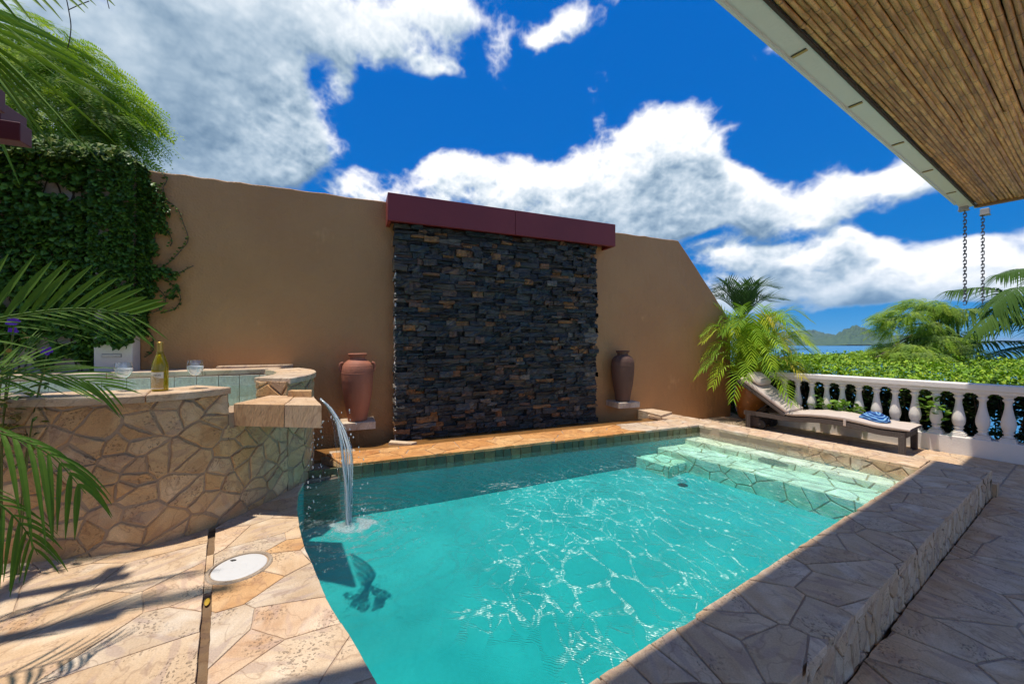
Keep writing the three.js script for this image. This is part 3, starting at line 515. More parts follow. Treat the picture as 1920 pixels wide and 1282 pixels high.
{ // red beam over the slate
  const b = thing('beam', 'dark red painted beam along the top of the slate panel', 'beam', tn(0.373, wallN), UW);
  const red = M({ map: plasterCol([0.17, 0.017, 0.018], [0.23, 0.025, 0.023]), roughness: 0.5, bumpMap: plasterBump, bumpScale: 0.006 });
  for (const [w, c] of [[1.604, 0.802], [1.606, 2.411]]) part(b, 'front_board', metreUV(rbox(w, 0.325, 0.05, 0.005, c, 2.9225, 0.265)), red);
  part(b, 'end_board', metreUV(rbox(0.04, 0.323, 0.236, 0.005, 0.021, 2.922, 0.12)), M({ color: C(0.30, 0.04, 0.025), roughness: 0.5 }));  // left end in a brighter red, its sunlit look put into the colour
  part(b, 'end_board', metreUV(rbox(0.04, 0.323, 0.236, 0.005, 3.193, 2.922, 0.12)), red);
  part(b, 'soffit', metreUV(box(3.13, 0.03, 0.235, 1.607, 2.83, 0.12)), red);
  part(b, 'cap', metreUV(box(3.13, 0.02, 0.235, 1.607, 3.072, 0.12)), red);
}
{ // stacked slate
  const t = thing('slate_panel', 'panel of stacked dark slate with rusty pieces set on the brown wall', 'stone cladding', tn(0.487, wallN + 0.005), UW);
  const W = 2.84, y0 = LV.trough - 0.01, y1 = 2.765, r = rng(91);
  part(t, 'backing', box(W - 0.04, y1 - y0, 0.1, W / 2, (y0 + y1) / 2, 0.05), M({ color: C(0.055, 0.052, 0.048), roughness: 1 }));
  const slateCol = colourMap(512, 512, (u, v) => { const n = fbm2(u * 5, v * 12, 5, 4), k = noise2(u * 30, v * 90, 30, 90); return mul([0.9, 0.95, 1], clamp(0.85 + n * 1.3 + k * 0.35, 0.15, 2)); }, 0.45);
  const slateBump = valueMap(512, 512, (u, v) => 0.5 + 0.5 * noise2(u * 5, v * 26, 5, 26) + 0.25 * noise2(u * 24, v * 80, 24, 80) + 0.3 * noise2(u * 9, v * 9, 9, 9), 0.45);
  const sl = (c, o = {}) => M({ map: slateCol, bumpMap: slateBump, bumpScale: 0.012, roughness: 0.72, color: C(...c), ...o });
  const dark = [sl([0.056, 0.052, 0.047]), sl([0.038, 0.035, 0.032]), sl([0.085, 0.078, 0.068]), sl([0.044, 0.056, 0.054]), sl([0.088, 0.068, 0.048])], rust = [sl([0.25, 0.115, 0.05]), sl([0.18, 0.10, 0.06]), sl([0.33, 0.15, 0.05]), sl([0.2, 0.16, 0.12])];
  const shapes = [];
  for (let k = 0; k < 14; k++) { // a unit stone with a cleft face
    const g = new THREE.BoxGeometry(1, 1, 1, 3, 2, 1).toNonIndexed(), p = g.attributes.position, q = rng(700 + k), m = new Map();
    for (let i = 0; i < p.count; i++) { const key = [p.getX(i), p.getY(i), p.getZ(i)].map((a) => a.toFixed(2)).join(); if (!m.has(key)) { const fr = p.getZ(i) > 0.4; m.set(key, fr ? [(q() - 0.5) * 0.045, (q() - 0.5) * 0.17, (q() - 0.72) * 0.2] : [0, 0, 0]); } const o = m.get(key); p.setXYZ(i, p.getX(i) + o[0], p.getY(i) + o[1], p.getZ(i) + o[2]); }
    g.computeVertexNormals(); shapes.push(g);
  }
  const all = [];
  for (let y = y0; y < y1 - 0.012;) {
    const h = Math.min(0.036 + r() * 0.05, y1 - y); let x = -0.012 - r() * 0.03;
    while (x < W) {
      let w = 0.07 + r() * r() * 0.2 + r() * 0.09; if (x + w > W - 0.06) w = W - x + 0.02 * (r() - 0.2);
      const two = h > 0.058 && r() < 0.4;
      if (two) { all.push([x, y, w, h * 0.5]); all.push([x, y + h * 0.5, w, h * 0.5]); } else all.push([x, y, w, h]);
      x += w;
    }
    y += h;
  }
  const uvOf = (g, w, h, ou, ov) => { const c = g.clone(), p = c.attributes.position, uv = new Float32Array(p.count * 2); for (let i = 0; i < p.count; i++) { uv[i * 2] = p.getX(i) * w + ou + p.getZ(i) * 0.1; uv[i * 2 + 1] = p.getY(i) * h + ov + p.getZ(i) * 0.1; } c.setAttribute('uv', new THREE.BufferAttribute(uv, 2)); return c; };
  const variants = shapes.map((g, k) => uvOf(g, 0.2, 0.05, k * 0.37, k * 0.21));
  all.sort((a, b) => b[2] * b[3] - a[2] * a[3]);
  const rest = new Map();
  all.forEach(([x, y, w, h], i) => {
    const deep = 0.125 + r() * 0.075, g = variants[Math.floor(r() * 14)], edge = x < 0.02, rusty = r() < (w < 0.16 ? 0.28 : 0.09), m = rusty ? rust[Math.floor(r() * 4)] : dark[Math.floor(r() * 5)];
    const X = x + w / 2, Y = y + h / 2, Z = deep / 2 + 0.02, sx = w - 0.005, sy = h - 0.004, flip = r() < 0.5 ? -1 : 1;
    if (i < 300) { const o = part(t, 'slate_stone', g, m); o.position.set(X, Y, Z); o.scale.set(sx, sy, deep); if (flip < 0) o.rotation.z = Math.PI; }
    else { if (!rest.has(m)) rest.set(m, []); rest.get(m).push(g.clone().rotateZ(flip < 0 ? Math.PI : 0).scale(sx, sy, deep).translate(X, Y, Z)); }
  });
  const edgeLumps = [], lr = rng(97); for (let k = 0; k < 170; k++) { const yy = y0 + 0.02 + Math.pow(lr(), 1.2) * (y1 - y0 - 0.35), e = 0.006 + lr() * 0.012; edgeLumps.push(new THREE.IcosahedronGeometry(1, 1).scale(e * 0.55, e * (0.5 + 2.4 * lr() * lr()), e * 1.5).rotateX((lr() - 0.5) * 0.8).translate(-0.014 - lr() * 0.008, yy, 0.05 + lr() * 0.13)); }
  part(t, 'lit_edge_crust', join(edgeLumps), M({ color: C(0.62, 0.57, 0.5), roughness: 0.9 })).userData.kind = 'stuff';  // crust lumps kept pale to stand in for the sunlit left edge too
  const mats = [...rest.keys()], merged = mergeGeometries(mats.map((m) => mergeGeometries(rest.get(m).map(loose), false)), true);
  part(t, 'small_slate_stones', merged, mats).userData.kind = 'stuff';
}
scene.fog = new THREE.FogExp2(C(0.62, 0.80, 1.0), 0.00003);

// ───────────────────────── raised spa ─────────────────────────
{
  const base = V(-2.5, LV.deck, -3.0);
  const t = thing('spa', 'raised round spa faced with broken stone with a spillway slab over the pool', 'spa', base);
  const outer = new THREE.CatmullRomCurve3([[-4.3, 2.2], [-3.5, 2.06], [-2.81, 2.095], [-2.43, 2.15], [-2.17, 2.26], [-1.99, 2.47], [-1.89, 2.75], [-1.825, 3.08], [-1.80, 3.36], [-1.90, 3.68], [-2.12, 3.98], [-2.4, 4.2]].map(([x, f]) => V(x, 0, -f)));
  outer.arcLengthDivisions = 600;
  const L = outer.getLength(), at1 = (u) => outer.getPointAt(clamp(u / L)), nrm = (u) => { const k = outer.getTangentAt(clamp(u / L)); return V(-k.z, 0, k.x); };
  const rimY = (f) => mix(1.04, 1.072, sstep(2.2, 3.9, f));
  const map = (u, y, w) => { const p = at1(u), n = nrm(u); return V(p.x + n.x * w, y, p.z + n.z * w); };
  // find where the wall is open for the spillway
  let uA = 0, uB = 0; for (let k = 0; k <= 800; k++) { const u = L * k / 800, p = at1(u); if (-p.z < 2.62 && p.x > -2.6) uA = u; if (-p.z < 3.12 && p.x > -2.3) uB = u; }
  const SL = 0.925;                                        // height of the slab and of the spa's water
  // core wall
  const core = (u0, u1, y1, name, mat) => { const P = [], N = Math.max(2, Math.ceil((u1 - u0) / 0.05)); for (let k = 0; k <= N; k++) { const q = map(mix(u0, u1, k / N), 0, -0.006); P.push([q.x, -q.z]); } for (let k = N; k >= 0; k--) { const q = map(mix(u0, u1, k / N), 0, -0.29); P.push([q.x, -q.z]); } return worldPart(t, name, prism(P, LV.deck - 0.15, y1, (x, f, y) => V(x, y, -f)), mat); };
  core(0.02, uA, 1.02, 'core', spaMortar); core(uA + 0.004, uB, SL - 0.06, 'core', spaMortar); core(uB + 0.004, L - 0.02, 1.03, 'core', spaMortar);
  // facing stones
  const damp = [stone(0.84, 0.80, 0.66, { roughness: 0.45 }), stone(0.76, 0.74, 0.64, { roughness: 0.4 }), stone(0.9, 0.82, 0.64, { roughness: 0.5 })];
  const r = rng(300), facing = (dom, seed, size) => { for (const c of cells(dom, size, 0.008, seed, { stretch: 1.15, turn: 0.35, drop: 0.24, least: 0.05, jitter: 1.25 })) { const m = c.reduce((s, q) => s + q[0] / c.length, 0), wet = sstep(uA - 0.1, uA + 0.55, m); worldPart(t, 'facing_stone', stoneGeo(c, map, r, { top: 0.002, deep: 0.022, bevel: 0.006, amp: 0.007, step: 0.035, tilt: 0.007 }), r() < wet ? damp[Math.floor(r() * 3)] : spaStones[Math.floor(r() * 5)]); } };
  facing([[0.05, LV.deck - 0.02], [uB, LV.deck - 0.06], [uB, SL - 0.16], [uA - 0.004, SL - 0.158], [uA - 0.004, 1.0], [0.05, 1.0]], 311, 0.086);
  facing([[uB + 0.003, LV.deck - 0.08], [L - 0.3, LV.deck - 0.08], [L - 0.3, 1.03], [uB + 0.003, 1.03]], 313, 0.095);
  // end faces of the opening
  const endFace = (u, sgn, y0, y1, seed) => pave2(t, 'facing_stone', [[-0.29, y0], [0, y0], [0, y1], [-0.29, y1]], (w, y, k) => { const p = map(u, y, w), g = outer.getTangentAt(u / L); return p.addScaledVector(g, sgn * k); }, spaStones, seed);
  function pave2(parent, name, dom, mp, mats, seed) { const q = rng(seed); for (const c of cells(dom, 0.15, 0.012, seed)) worldPart(parent, name, stoneGeo(c, mp, q, { top: 0.01, deep: 0.025, bevel: 0.006 }), mats[Math.floor(q() * mats.length)]); }
  endFace(uA, 1, SL - 0.02, 1.005, 321); endFace(uB, -1, SL - 0.02, 1.03, 322);
  // rim: pale stones round the top, and along the back to the wall
  const rim = (u0, u1, n, seed) => { const q = rng(seed); for (let k = 0; k < n; k++) { const a = mix(u0, u1, k / n) + 0.002, b = mix(u0, u1, (k + 1) / n) - 0.002; worldPart(t, 'rim_stone', stoneGeo([[a, -0.31], [b, -0.31], [b, 0.022], [a, 0.022]], (u, w, y) => { const p = map(u, 0, w); p.y = rimY(-p.z) + y; return p; }, q, { top: 0, deep: 0.045, bevel: 0.008, amp: 0.004, step: 0.06, tilt: 0.002, spin: false }), deckStones[Math.floor(q() * 5)]); } };
  rim(0.05, uA, 6, 331); rim(uB, L - 0.1, 4, 332);
  const iN = wallN + 0.36, back = [[-4.6, -3.4], [-3.4, -2.9], [-2.9, -2.45], [-2.45, -2.05], [-2.05, -1.72], [-1.72, -1.35], [-1.35, -0.72]].map(([a, b], k) => [a, b, k]);
  for (const [a, b, k] of back) worldPart(t, 'rim_stone', stoneGeo([[a + 0.003, wallN + 0.005], [b - 0.003, wallN + 0.005], [b - 0.003, iN + (k === 6 ? -0.05 : 0)], [a + 0.003, iN]], (x, n, y) => tn(x, n, rimY(4) + 0.002 + y), rng(340 + k), { top: 0, deep: 0.05, bevel: 0.008, amp: 0.004, tilt: 0.001, spin: false }), deckStones[k % 5]);
  // inner face: upright grey tiles down into the water
  const tile = [M({ color: C(0.95, 1.15, 1.4), map: stoneCol, roughness: 0.4 }), M({ color: C(1.05, 1.25, 1.5), map: stoneCol, roughness: 0.4 }), M({ color: C(0.85, 1.05, 1.3), map: stoneCol, roughness: 0.4 })], q = rng(350);
  for (let x = -4.4; x < -0.75; x += 0.172) worldPart(t, 'tile', rbox(0.168, 0.36, 0.014, 0.003).applyMatrix4(new THREE.Matrix4().makeRotationY(UW)).translate(...tn(x, iN + 0.004, rimY(4) - 0.235).toArray()), tile[Math.floor(q() * 3)]);
  const ring = (u0, u1, step) => { for (let u = u0; u < u1; u += step) { const e = Math.min(u + step - 0.004, u1), a = map(u, 0, -0.297), b = map(e, 0, -0.297), f = -a.z; worldPart(t, 'tile', prism([[a.x, -a.z], [b.x, -b.z], ...[map(e, 0, -0.311), map(u, 0, -0.311)].map((p) => [p.x, -p.z])], 0.7, rimY(f) - 0.052, (x, g, y) => V(x, y, -g)), tile[Math.floor(q() * 3)]); } };
  ring(0.1, uA, 0.17); ring(uB + 0.02, L - 0.35, 0.17);
  // basin floor and water
  const innerPlan = []; for (let k = 0; k <= 40; k++) { const p = map(mix(0.05, L - 0.12, k / 40), 0, -0.28); innerPlan.push([p.x, -p.z]); } const b0 = tn(-1.3, iN), b1 = tn(-4.5, iN); innerPlan.push([b0.x, -b0.z], [b1.x, -b1.z]);
  worldPart(t, 'basin_floor', prism(innerPlan, 0.3, 0.62, (x, f, y) => V(x, y, -f)), M({ color: C(0.62, 0.76, 0.70), roughness: 0.7 }));
  const rip = valueMap(512, 512, (u, v) => 0.5 + 0.4 * noise2(u * 12, v * 12, 12, 12) + 0.25 * noise2(u * 30, v * 30, 30, 30) + 0.15 * noise2(u * 70, v * 70, 70, 70), 1.2);
  const wet = [...innerPlan];
  const g = metreUV(new THREE.ShapeGeometry(new THREE.Shape(wet.map(([x, f]) => new THREE.Vector2(x, f)))).rotateX(-Math.PI / 2).translate(0, SL - 0.006, 0));
  worldPart(t, 'water', g, MP({ color: C(0.82, 0.95, 0.9), transmission: 1, thickness: 0, roughness: 0.08, ior: 1.33, bumpMap: rip, bumpScale: 0.02 }));
  // spillway slab of three pieces with a low stop at the back
  const A = V(-1.925, 0, -2.655), B = V(-1.283, 0, -2.592), D = V(-1.560, 0, -3.02), E = V(-1.93, 0, -3.06), lerp = (p, k, l) => p.clone().lerp(k, l);
  for (const [a, b, k] of [[0, 0.58, 0], [0.583, 1, 1]]) { const P = [lerp(A, B, a), lerp(A, B, b), lerp(E, D, b), lerp(E, D, a)].map((v) => [v.x, -v.z]); worldPart(t, 'spillway_slab', stoneGeo(P, (x, f, w) => V(x, SL + w, -f), rng(360 + k), { top: 0, deep: 0.155, bevel: 0.006, amp: 0.004, step: 0.08, tilt: 0.001, spin: false }), k ? deckStones[2] : stone(0.96, 0.82, 0.66)); }
  worldPart(t, 'stop_stone', stoneGeo([[-1.74, 3.03], [-1.575, 3.02], [-1.545, 2.965], [-1.74, 2.98]], (x, f, w) => V(x, SL + 0.05 + w, -f), rng(37), { top: 0, deep: 0.05, bevel: 0.006 }), spaStones[0]);
  worldPart(t, 'ledge_stone', stoneGeo([[-1.30, wallN + 0.01], [-0.62, wallN + 0.01], [-0.70, wallN + 0.12], [-1.30, wallN + 0.16]], (x, n, y) => tn(x, n, 1.10 + y), rng(38), { top: 0, deep: 0.05, bevel: 0.007, tilt: 0.001 }), deckStones[1]);
}
{ // the fall of water off the slab
  const t = thing('waterfall', 'clear sheet of water falling off the spillway slab into the pool', 'waterfall', V(-1.10, LV.water, -2.57));
  const r = rng(400), NV = 70, NU = 26, pos = [], uv = [], pt = (i, j, off) => {
    const a = i / NU, b = j / NV, drop = b * 0.80, tt = Math.sqrt(drop / 4.9), out = 0.40 * tt;                     // thrown a little way out
    const w = mix(0.30, 0.075, Math.pow(b, 0.7)), mid = mix(-2.76, -2.57, Math.pow(b, 0.8)), z = mid + (a - 0.5) * w, x0 = mix(-1.263 - 0.66 * (2.60 - -z) * -1, -1.262, Math.min(1, b * 2.2));
    const rope = 0.020 * Math.exp(-(((Math.abs(a - 0.5) - 0.46) / 0.06) ** 2)) * (0.4 + b), k = noise2(a * 9, b * 5 - out) * 0.012 * (0.3 + b) + noise2(a * 22, b * 9) * 0.005;
    return V(x0 + out * 0.95 + k + off * (0.004 + rope), LV.water + 0.80 - drop + (b < 0.02 ? 0.002 : 0), z);
  };
  for (const off of [1, -1]) for (let i = 0; i < NU; i++) for (let j = 0; j < NV; j++) for (const [a, b] of [[i, j], [i + 1, j], [i + 1, j + 1], [i, j], [i + 1, j + 1], [i, j + 1]]) { const p = pt(a, b, off); pos.push(p.x, p.y, p.z); uv.push(a / NU * 0.3, b / NV * 0.8); }
  const streaks = valueMap(256, 512, (u, v) => 0.5 + 0.5 * noise2(u * 14, v * 5, 14, 5) + 0.4 * noise2(u * 34, v * 9, 34, 9), 0.3, 0.8);
  const water = MP({ color: C(0.93, 0.96, 0.95), transmission: 1, thickness: 0, roughness: 0.12, ior: 1.45, bumpMap: streaks, bumpScale: 0.03 });
  worldPart(t, 'sheet', triGeo(pos, uv), water);
  const strands = [];
  for (let k = 0; k < 16; k++) { const a = k < 3 ? 0.05 + r() * 0.07 : k < 6 ? 0.9 + r() * 0.08 : r(), pts = []; for (let j = 0; j <= 12; j++) { const p = pt(a * NU + (r() - 0.5), j / 12 * NV, 1); p.x += 0.004; pts.push(p); } strands.push(tube(pts, 0.0028 + r() * 0.003, 40, 6)); }
  worldPart(t, 'strands', join(strands.slice(0, 7)), water).userData.kind = 'stuff';
  worldPart(t, 'aerated_strands', join(strands.slice(7)), MP({ color: C(0.9, 0.94, 0.95), transmission: 0.6, thickness: 0, roughness: 0.5, ior: 1.33 })).userData.kind = 'stuff';
  const dg = new THREE.SphereGeometry(1, 8, 6), n = 90, drops = new THREE.InstancedMesh(dg, MP({ color: C(0.95, 0.97, 0.97), roughness: 0.1, transmission: 0.6, thickness: 0, ior: 1.33 }), n), m = new THREE.Matrix4();
  for (let k = 0; k < n; k++) { const b = r(), side = r() < 0.55, s = 0.0022 + r() * 0.0035; const p = side ? V(-1.36 + (r() - 0.5) * 0.06 - b * 0.02, LV.water + 0.66 * (1 - b * b), -2.72 + (r() - 0.5) * 0.2) : V(-1.2 + 0.17 * Math.sqrt(b) + (r() - 0.5) * 0.1, LV.water + 0.78 * (1 - b), -2.66 + (r() - 0.5) * 0.25); m.makeScale(s, s * (1.2 + r()), s).setPosition(p.x + 1.10, p.y - LV.water, p.z + 2.57); drops.setMatrixAt(k, m); }
  shade(drops); drops.name = 'droplets'; drops.userData.kind = 'stuff'; t.add(drops);
  // foam where it lands
  const f = thing('foam', 'white splash and bubbles where the waterfall hits the pool', 'splash', V(-1.08, LV.water, -2.57)); f.userData.kind = 'stuff';
  const N = 4200, bub = new THREE.InstancedMesh(new THREE.SphereGeometry(1, 7, 5), MP({ color: C(0.97, 0.99, 0.99), roughness: 0.36, transmission: 1, thickness: 0, ior: 1.33 }), N);
  for (let k = 0; k < N; k++) {
    const core = r() < 0.3, ang = r() * 6.283, lobe = 1 + 0.5 * noise2(Math.cos(ang) * 1.6 + 3, Math.sin(ang) * 1.6), q = (core ? 0.10 * Math.sqrt(r()) : 0.09 + 0.42 * Math.pow(r(), 1.5)) * lobe, X = Math.cos(ang) * q * 1.35 + 0.03, Z = Math.sin(ang) * q * 0.9, patch = noise2(X * 11 + 4, Z * 11) > (core ? -0.25 : 0.04);
    const s = (patch ? 1 : 0.3) * (core ? 0.003 + 0.006 * r() : 0.0018 + 0.0038 * r() * r());
    m.makeScale(s * 1.2, s * 0.8, s * 1.2).setPosition(X, core ? 0.035 * r() * r() * Math.exp(-q * q * 150) + 0.001 : 0.001 + (r() < 0.08 ? r() * 0.07 : 0), Z); bub.setMatrixAt(k, m);
  }
  shade(bub); bub.name = 'bubbles'; bub.userData.kind = 'stuff'; f.add(bub);
}

// ───────────────────────── jars on shelves, bottle, glasses ─────────────────────────
{
  const noise = colourMap(512, 512, (u, v) => { const n = fbm2(u * 5, v * 5, 5, 5), b = noise2(u * 2, v * 26, 2, 26) * 0.12; return lerp3([0.62, 0.6, 0.6], [1.05, 1.0, 0.96], clamp(0.55 + n + b)); }, 1, 1);
  const jb = valueMap(512, 512, (u, v) => 0.5 + 0.3 * noise2(u * 3, v * 40, 3, 40) + 0.2 * noise2(u * 40, v * 40, 40, 40), 1, 1);
  const shelfGeo = stoneGeo([[-0.188, -0.02], [0.188, -0.02], [0.188, 0.31], [-0.188, 0.31]], (x, z, w) => V(x, w, z), rng(500), { top: 0, deep: 0.082, bevel: 0.007, amp: 0.005, step: 0.05, tilt: 0.0015, spin: false });
  const shelf = (t, y, label) => { const s = thing('stone_shelf', label, 'shelf', tn(t, wallN + 0.02, y), UW, 'stone shelves under the jars'); part(s, 'slab', shelfGeo, deckStones[3]); };
  shelf(0.05, 0.45, 'pale stone shelf under the red clay jar left of the slate panel');
  shelf(3.815, 0.45, 'pale stone shelf under the dark clay jar right of the slate panel');
  const prof = [[0, 0.0], [0.098, 0.0], [0.104, 0.008], [0.122, 0.12], [0.150, 0.27], [0.166, 0.42], [0.171, 0.52], [0.168, 0.585], [0.158, 0.63], [0.138, 0.665], [0.104, 0.69], [0.082, 0.70], [0.078, 0.715], [0.086, 0.737], [0.100, 0.752], [0.103, 0.762], [0.098, 0.768], [0.086, 0.765], [0.07, 0.74], [0.066, 0.71]];
  const body = lathe(prof, 56), band = [new THREE.TorusGeometry(0.1695, 0.003, 8, 60).rotateX(Math.PI / 2).translate(0, 0.545, 0)];
  const lug = (s) => tube([V(s * 0.150, 0.662, 0), V(s * 0.176, 0.652, 0), V(s * 0.184, 0.61, 0), V(s * 0.176, 0.575, 0), V(s * 0.164, 0.56, 0)], 0.016, 20, 10);
  const jar = (t, n, col, turn, label, handles) => { const j = thing('clay_jar', label, 'jar', tn(t, n, 0.4505), turn, 'tall clay jars on wall shelves'); const m = M({ map: noise, bumpMap: jb, bumpScale: 0.004, color: C(...col), roughness: 0.72 }); part(j, 'body', body, m); part(j, 'shoulder_band', band[0], m); if (handles) for (const s of [-1, 1]) part(j, 'handle', lug(s), m); };
  jar(0.05, wallN + 0.185, [0.42, 0.155, 0.085], 0.35, 'tall reddish terracotta jar with two lug handles left of the slate panel', true);
  jar(3.80, wallN + 0.185, [0.135, 0.066, 0.042], 1.9, 'tall dark brown clay jar right of the slate panel', false);
}
{
  const pBottle = V((299.5 - CX) / F * 2.42, 1.042, -2.42);
  const b = thing('wine_bottle', 'olive glass white wine bottle with a cream label on the spa rim', 'bottle', pBottle, -0.12);
  const glass = MP({ color: C(0.76, 0.76, 0.10), transmission: 0.92, thickness: 0, roughness: 0.05, ior: 1.5 });
  part(b, 'glass', lathe([[0, 0.002], [0.036, 0], [0.0405, 0.006], [0.041, 0.12], [0.0405, 0.15], [0.037, 0.175], [0.028, 0.205], [0.019, 0.232], [0.0155, 0.25], [0.0145, 0.30]], 40), glass);
  part(b, 'wine', lathe([[0, 0.005], [0.036, 0.005], [0.0385, 0.012], [0.039, 0.148], [0.035, 0.173], [0.026, 0.203], [0.018, 0.228], [0, 0.228]], 36), MP({ color: C(0.85, 0.70, 0.06), transmission: 0.75, thickness: 0, roughness: 0.2, ior: 1.34 }));
  part(b, 'foil_capsule', lathe([[0.0150, 0.243], [0.0158, 0.25], [0.0152, 0.292], [0.0165, 0.294], [0.0165, 0.304], [0.0155, 0.3075], [0, 0.308]], 28), M({ color: C(0.62, 0.38, 0.09), metalness: 0.75, roughness: 0.38 }));
  const cv = document.createElement('canvas'); cv.width = 512; cv.height = 512; const x = cv.getContext('2d');
  x.fillStyle = '#e9dfc6'; x.fillRect(0, 0, 512, 512);
  x.fillStyle = '#4a4638'; x.font = 'bold 74px serif'; x.textAlign = 'left'; x.fillText('ALAMOS', 120, 120);
  for (let k = 0; k < 60; k++) { x.strokeStyle = ['#c9a75e', '#b08a45', '#d9c08a', '#8f7238'][k % 4]; x.lineWidth = 5; x.beginPath(); for (let i = 0; i <= 32; i++) { const u = i * 16, v = 190 + k * 5 - Math.max(0, 80 * Math.sin(u / 160 + 0.6) + 26 * noise2(u * 0.02, k * 0.3)) * (1 - k / 70); i ? x.lineTo(u, v) : x.moveTo(u, v); } x.stroke(); }
  const lt = new THREE.CanvasTexture(cv); lt.colorSpace = THREE.SRGBColorSpace;
  part(b, 'label', new THREE.CylinderGeometry(0.0416, 0.0416, 0.105, 36, 1, true, -1.25, 2.5).translate(0, 0.068, 0), M({ map: lt, roughness: 0.7 }));
  // glasses
  const gl = MP({ color: C(0.97, 0.98, 0.98), transmission: 1, thickness: 0, roughness: 0.02, ior: 1.75 }), liq = MP({ color: C(0.90, 0.95, 0.96), transmission: 0.55, thickness: 0, roughness: 0.3, ior: 1.33 });
  const glassAt = (px, f, label, k) => {
    const g = thing('wine_glass', label, 'wine glass', V((px - CX) / F * f, 1.043, -f), 0, 'wine glasses on the spa rim'); g.scale.setScalar(k);
    part(g, 'foot', lathe([[0, 0.002], [0.034, 0.001], [0.036, 0.003], [0.02, 0.006], [0.006, 0.01], [0.0042, 0.02]], 36), gl);
    part(g, 'stem', lathe([[0.0042, 0.02], [0.0036, 0.05], [0.0045, 0.08], [0.007, 0.088]], 20), gl);
    part(g, 'bowl', lathe([[0, 0.088], [0.012, 0.09], [0.030, 0.104], [0.043, 0.127], [0.0475, 0.152], [0.0455, 0.178], [0.0425, 0.2], [0.0418, 0.2], [0.0447, 0.178], [0.0467, 0.152], [0.042, 0.1275], [0.029, 0.106], [0.012, 0.092], [0, 0.091]], 44), gl);
    part(g, 'drink', lathe([[0, 0.0925], [0.012, 0.0935], [0.028, 0.107], [0.0405, 0.128], [0.0455, 0.150], [0.0455, 0.158], [0, 0.158]], 36), liq);
  };
  glassAt(231, 2.40, 'half full wine glass left of the wine bottle on the spa rim', 0.9);
  glassAt(365.5, 2.53, 'half full wine glass right of the wine bottle on the spa rim', 0.94);
}

// ───────────────────────── balustrade ─────────────────────────
{
  const S = 7.09, t = thing('balustrade', 'white stone balustrade along the edge of the terrace', 'balustrade', sd(S, -1.5), U1);
  const white = M({ map: plasterCol([0.78, 0.72, 0.64], [0.84, 0.79, 0.72]), bumpMap: plasterBump, bumpScale: 0.008, roughness: 0.75 }), Lz = 5.2, mid = 1.02;
  part(t, 'base', metreUV(rbox(0.2, 0.26, Lz, 0.012, 0.035, 0.08, mid)), white);
  part(t, 'handrail', metreUV(rbox(0.18, 0.075, Lz, 0.014, 0.02, 0.8175, mid)), white);
  part(t, 'rail_moulding', metreUV(rbox(0.135, 0.036, Lz, 0.012, 0.02, 0.764, mid)), white);
  const b = join([lathe([[0.0, 0.255], [0.046, 0.255], [0.046, 0.272], [0.036, 0.276], [0.0335, 0.295], [0.045, 0.303], [0.045, 0.314], [0.036, 0.322], [0.05, 0.352], [0.0585, 0.395], [0.058, 0.43], [0.051, 0.475], [0.040, 0.53], [0.0305, 0.59], [0.0275, 0.635], [0.031, 0.66], [0.044, 0.672], [0.046, 0.688], [0.035, 0.694], [0.037, 0.71], [0.052, 0.722], [0.052, 0.738], [0, 0.738]], 24), rbox(0.13, 0.03, 0.13, 0.004, 0, 0.222, 0), rbox(0.112, 0.018, 0.112, 0.004, 0, 0.246, 0), rbox(0.125, 0.014, 0.125, 0.003, 0, 0.742, 0)]);
  for (let k = -7; k < 15; k++) { const m = part(t, 'baluster', b, white); m.position.set(0.02, 0, -0.079 + 0.187 * k); m.rotation.y = k * 0.7 * 0; }
}
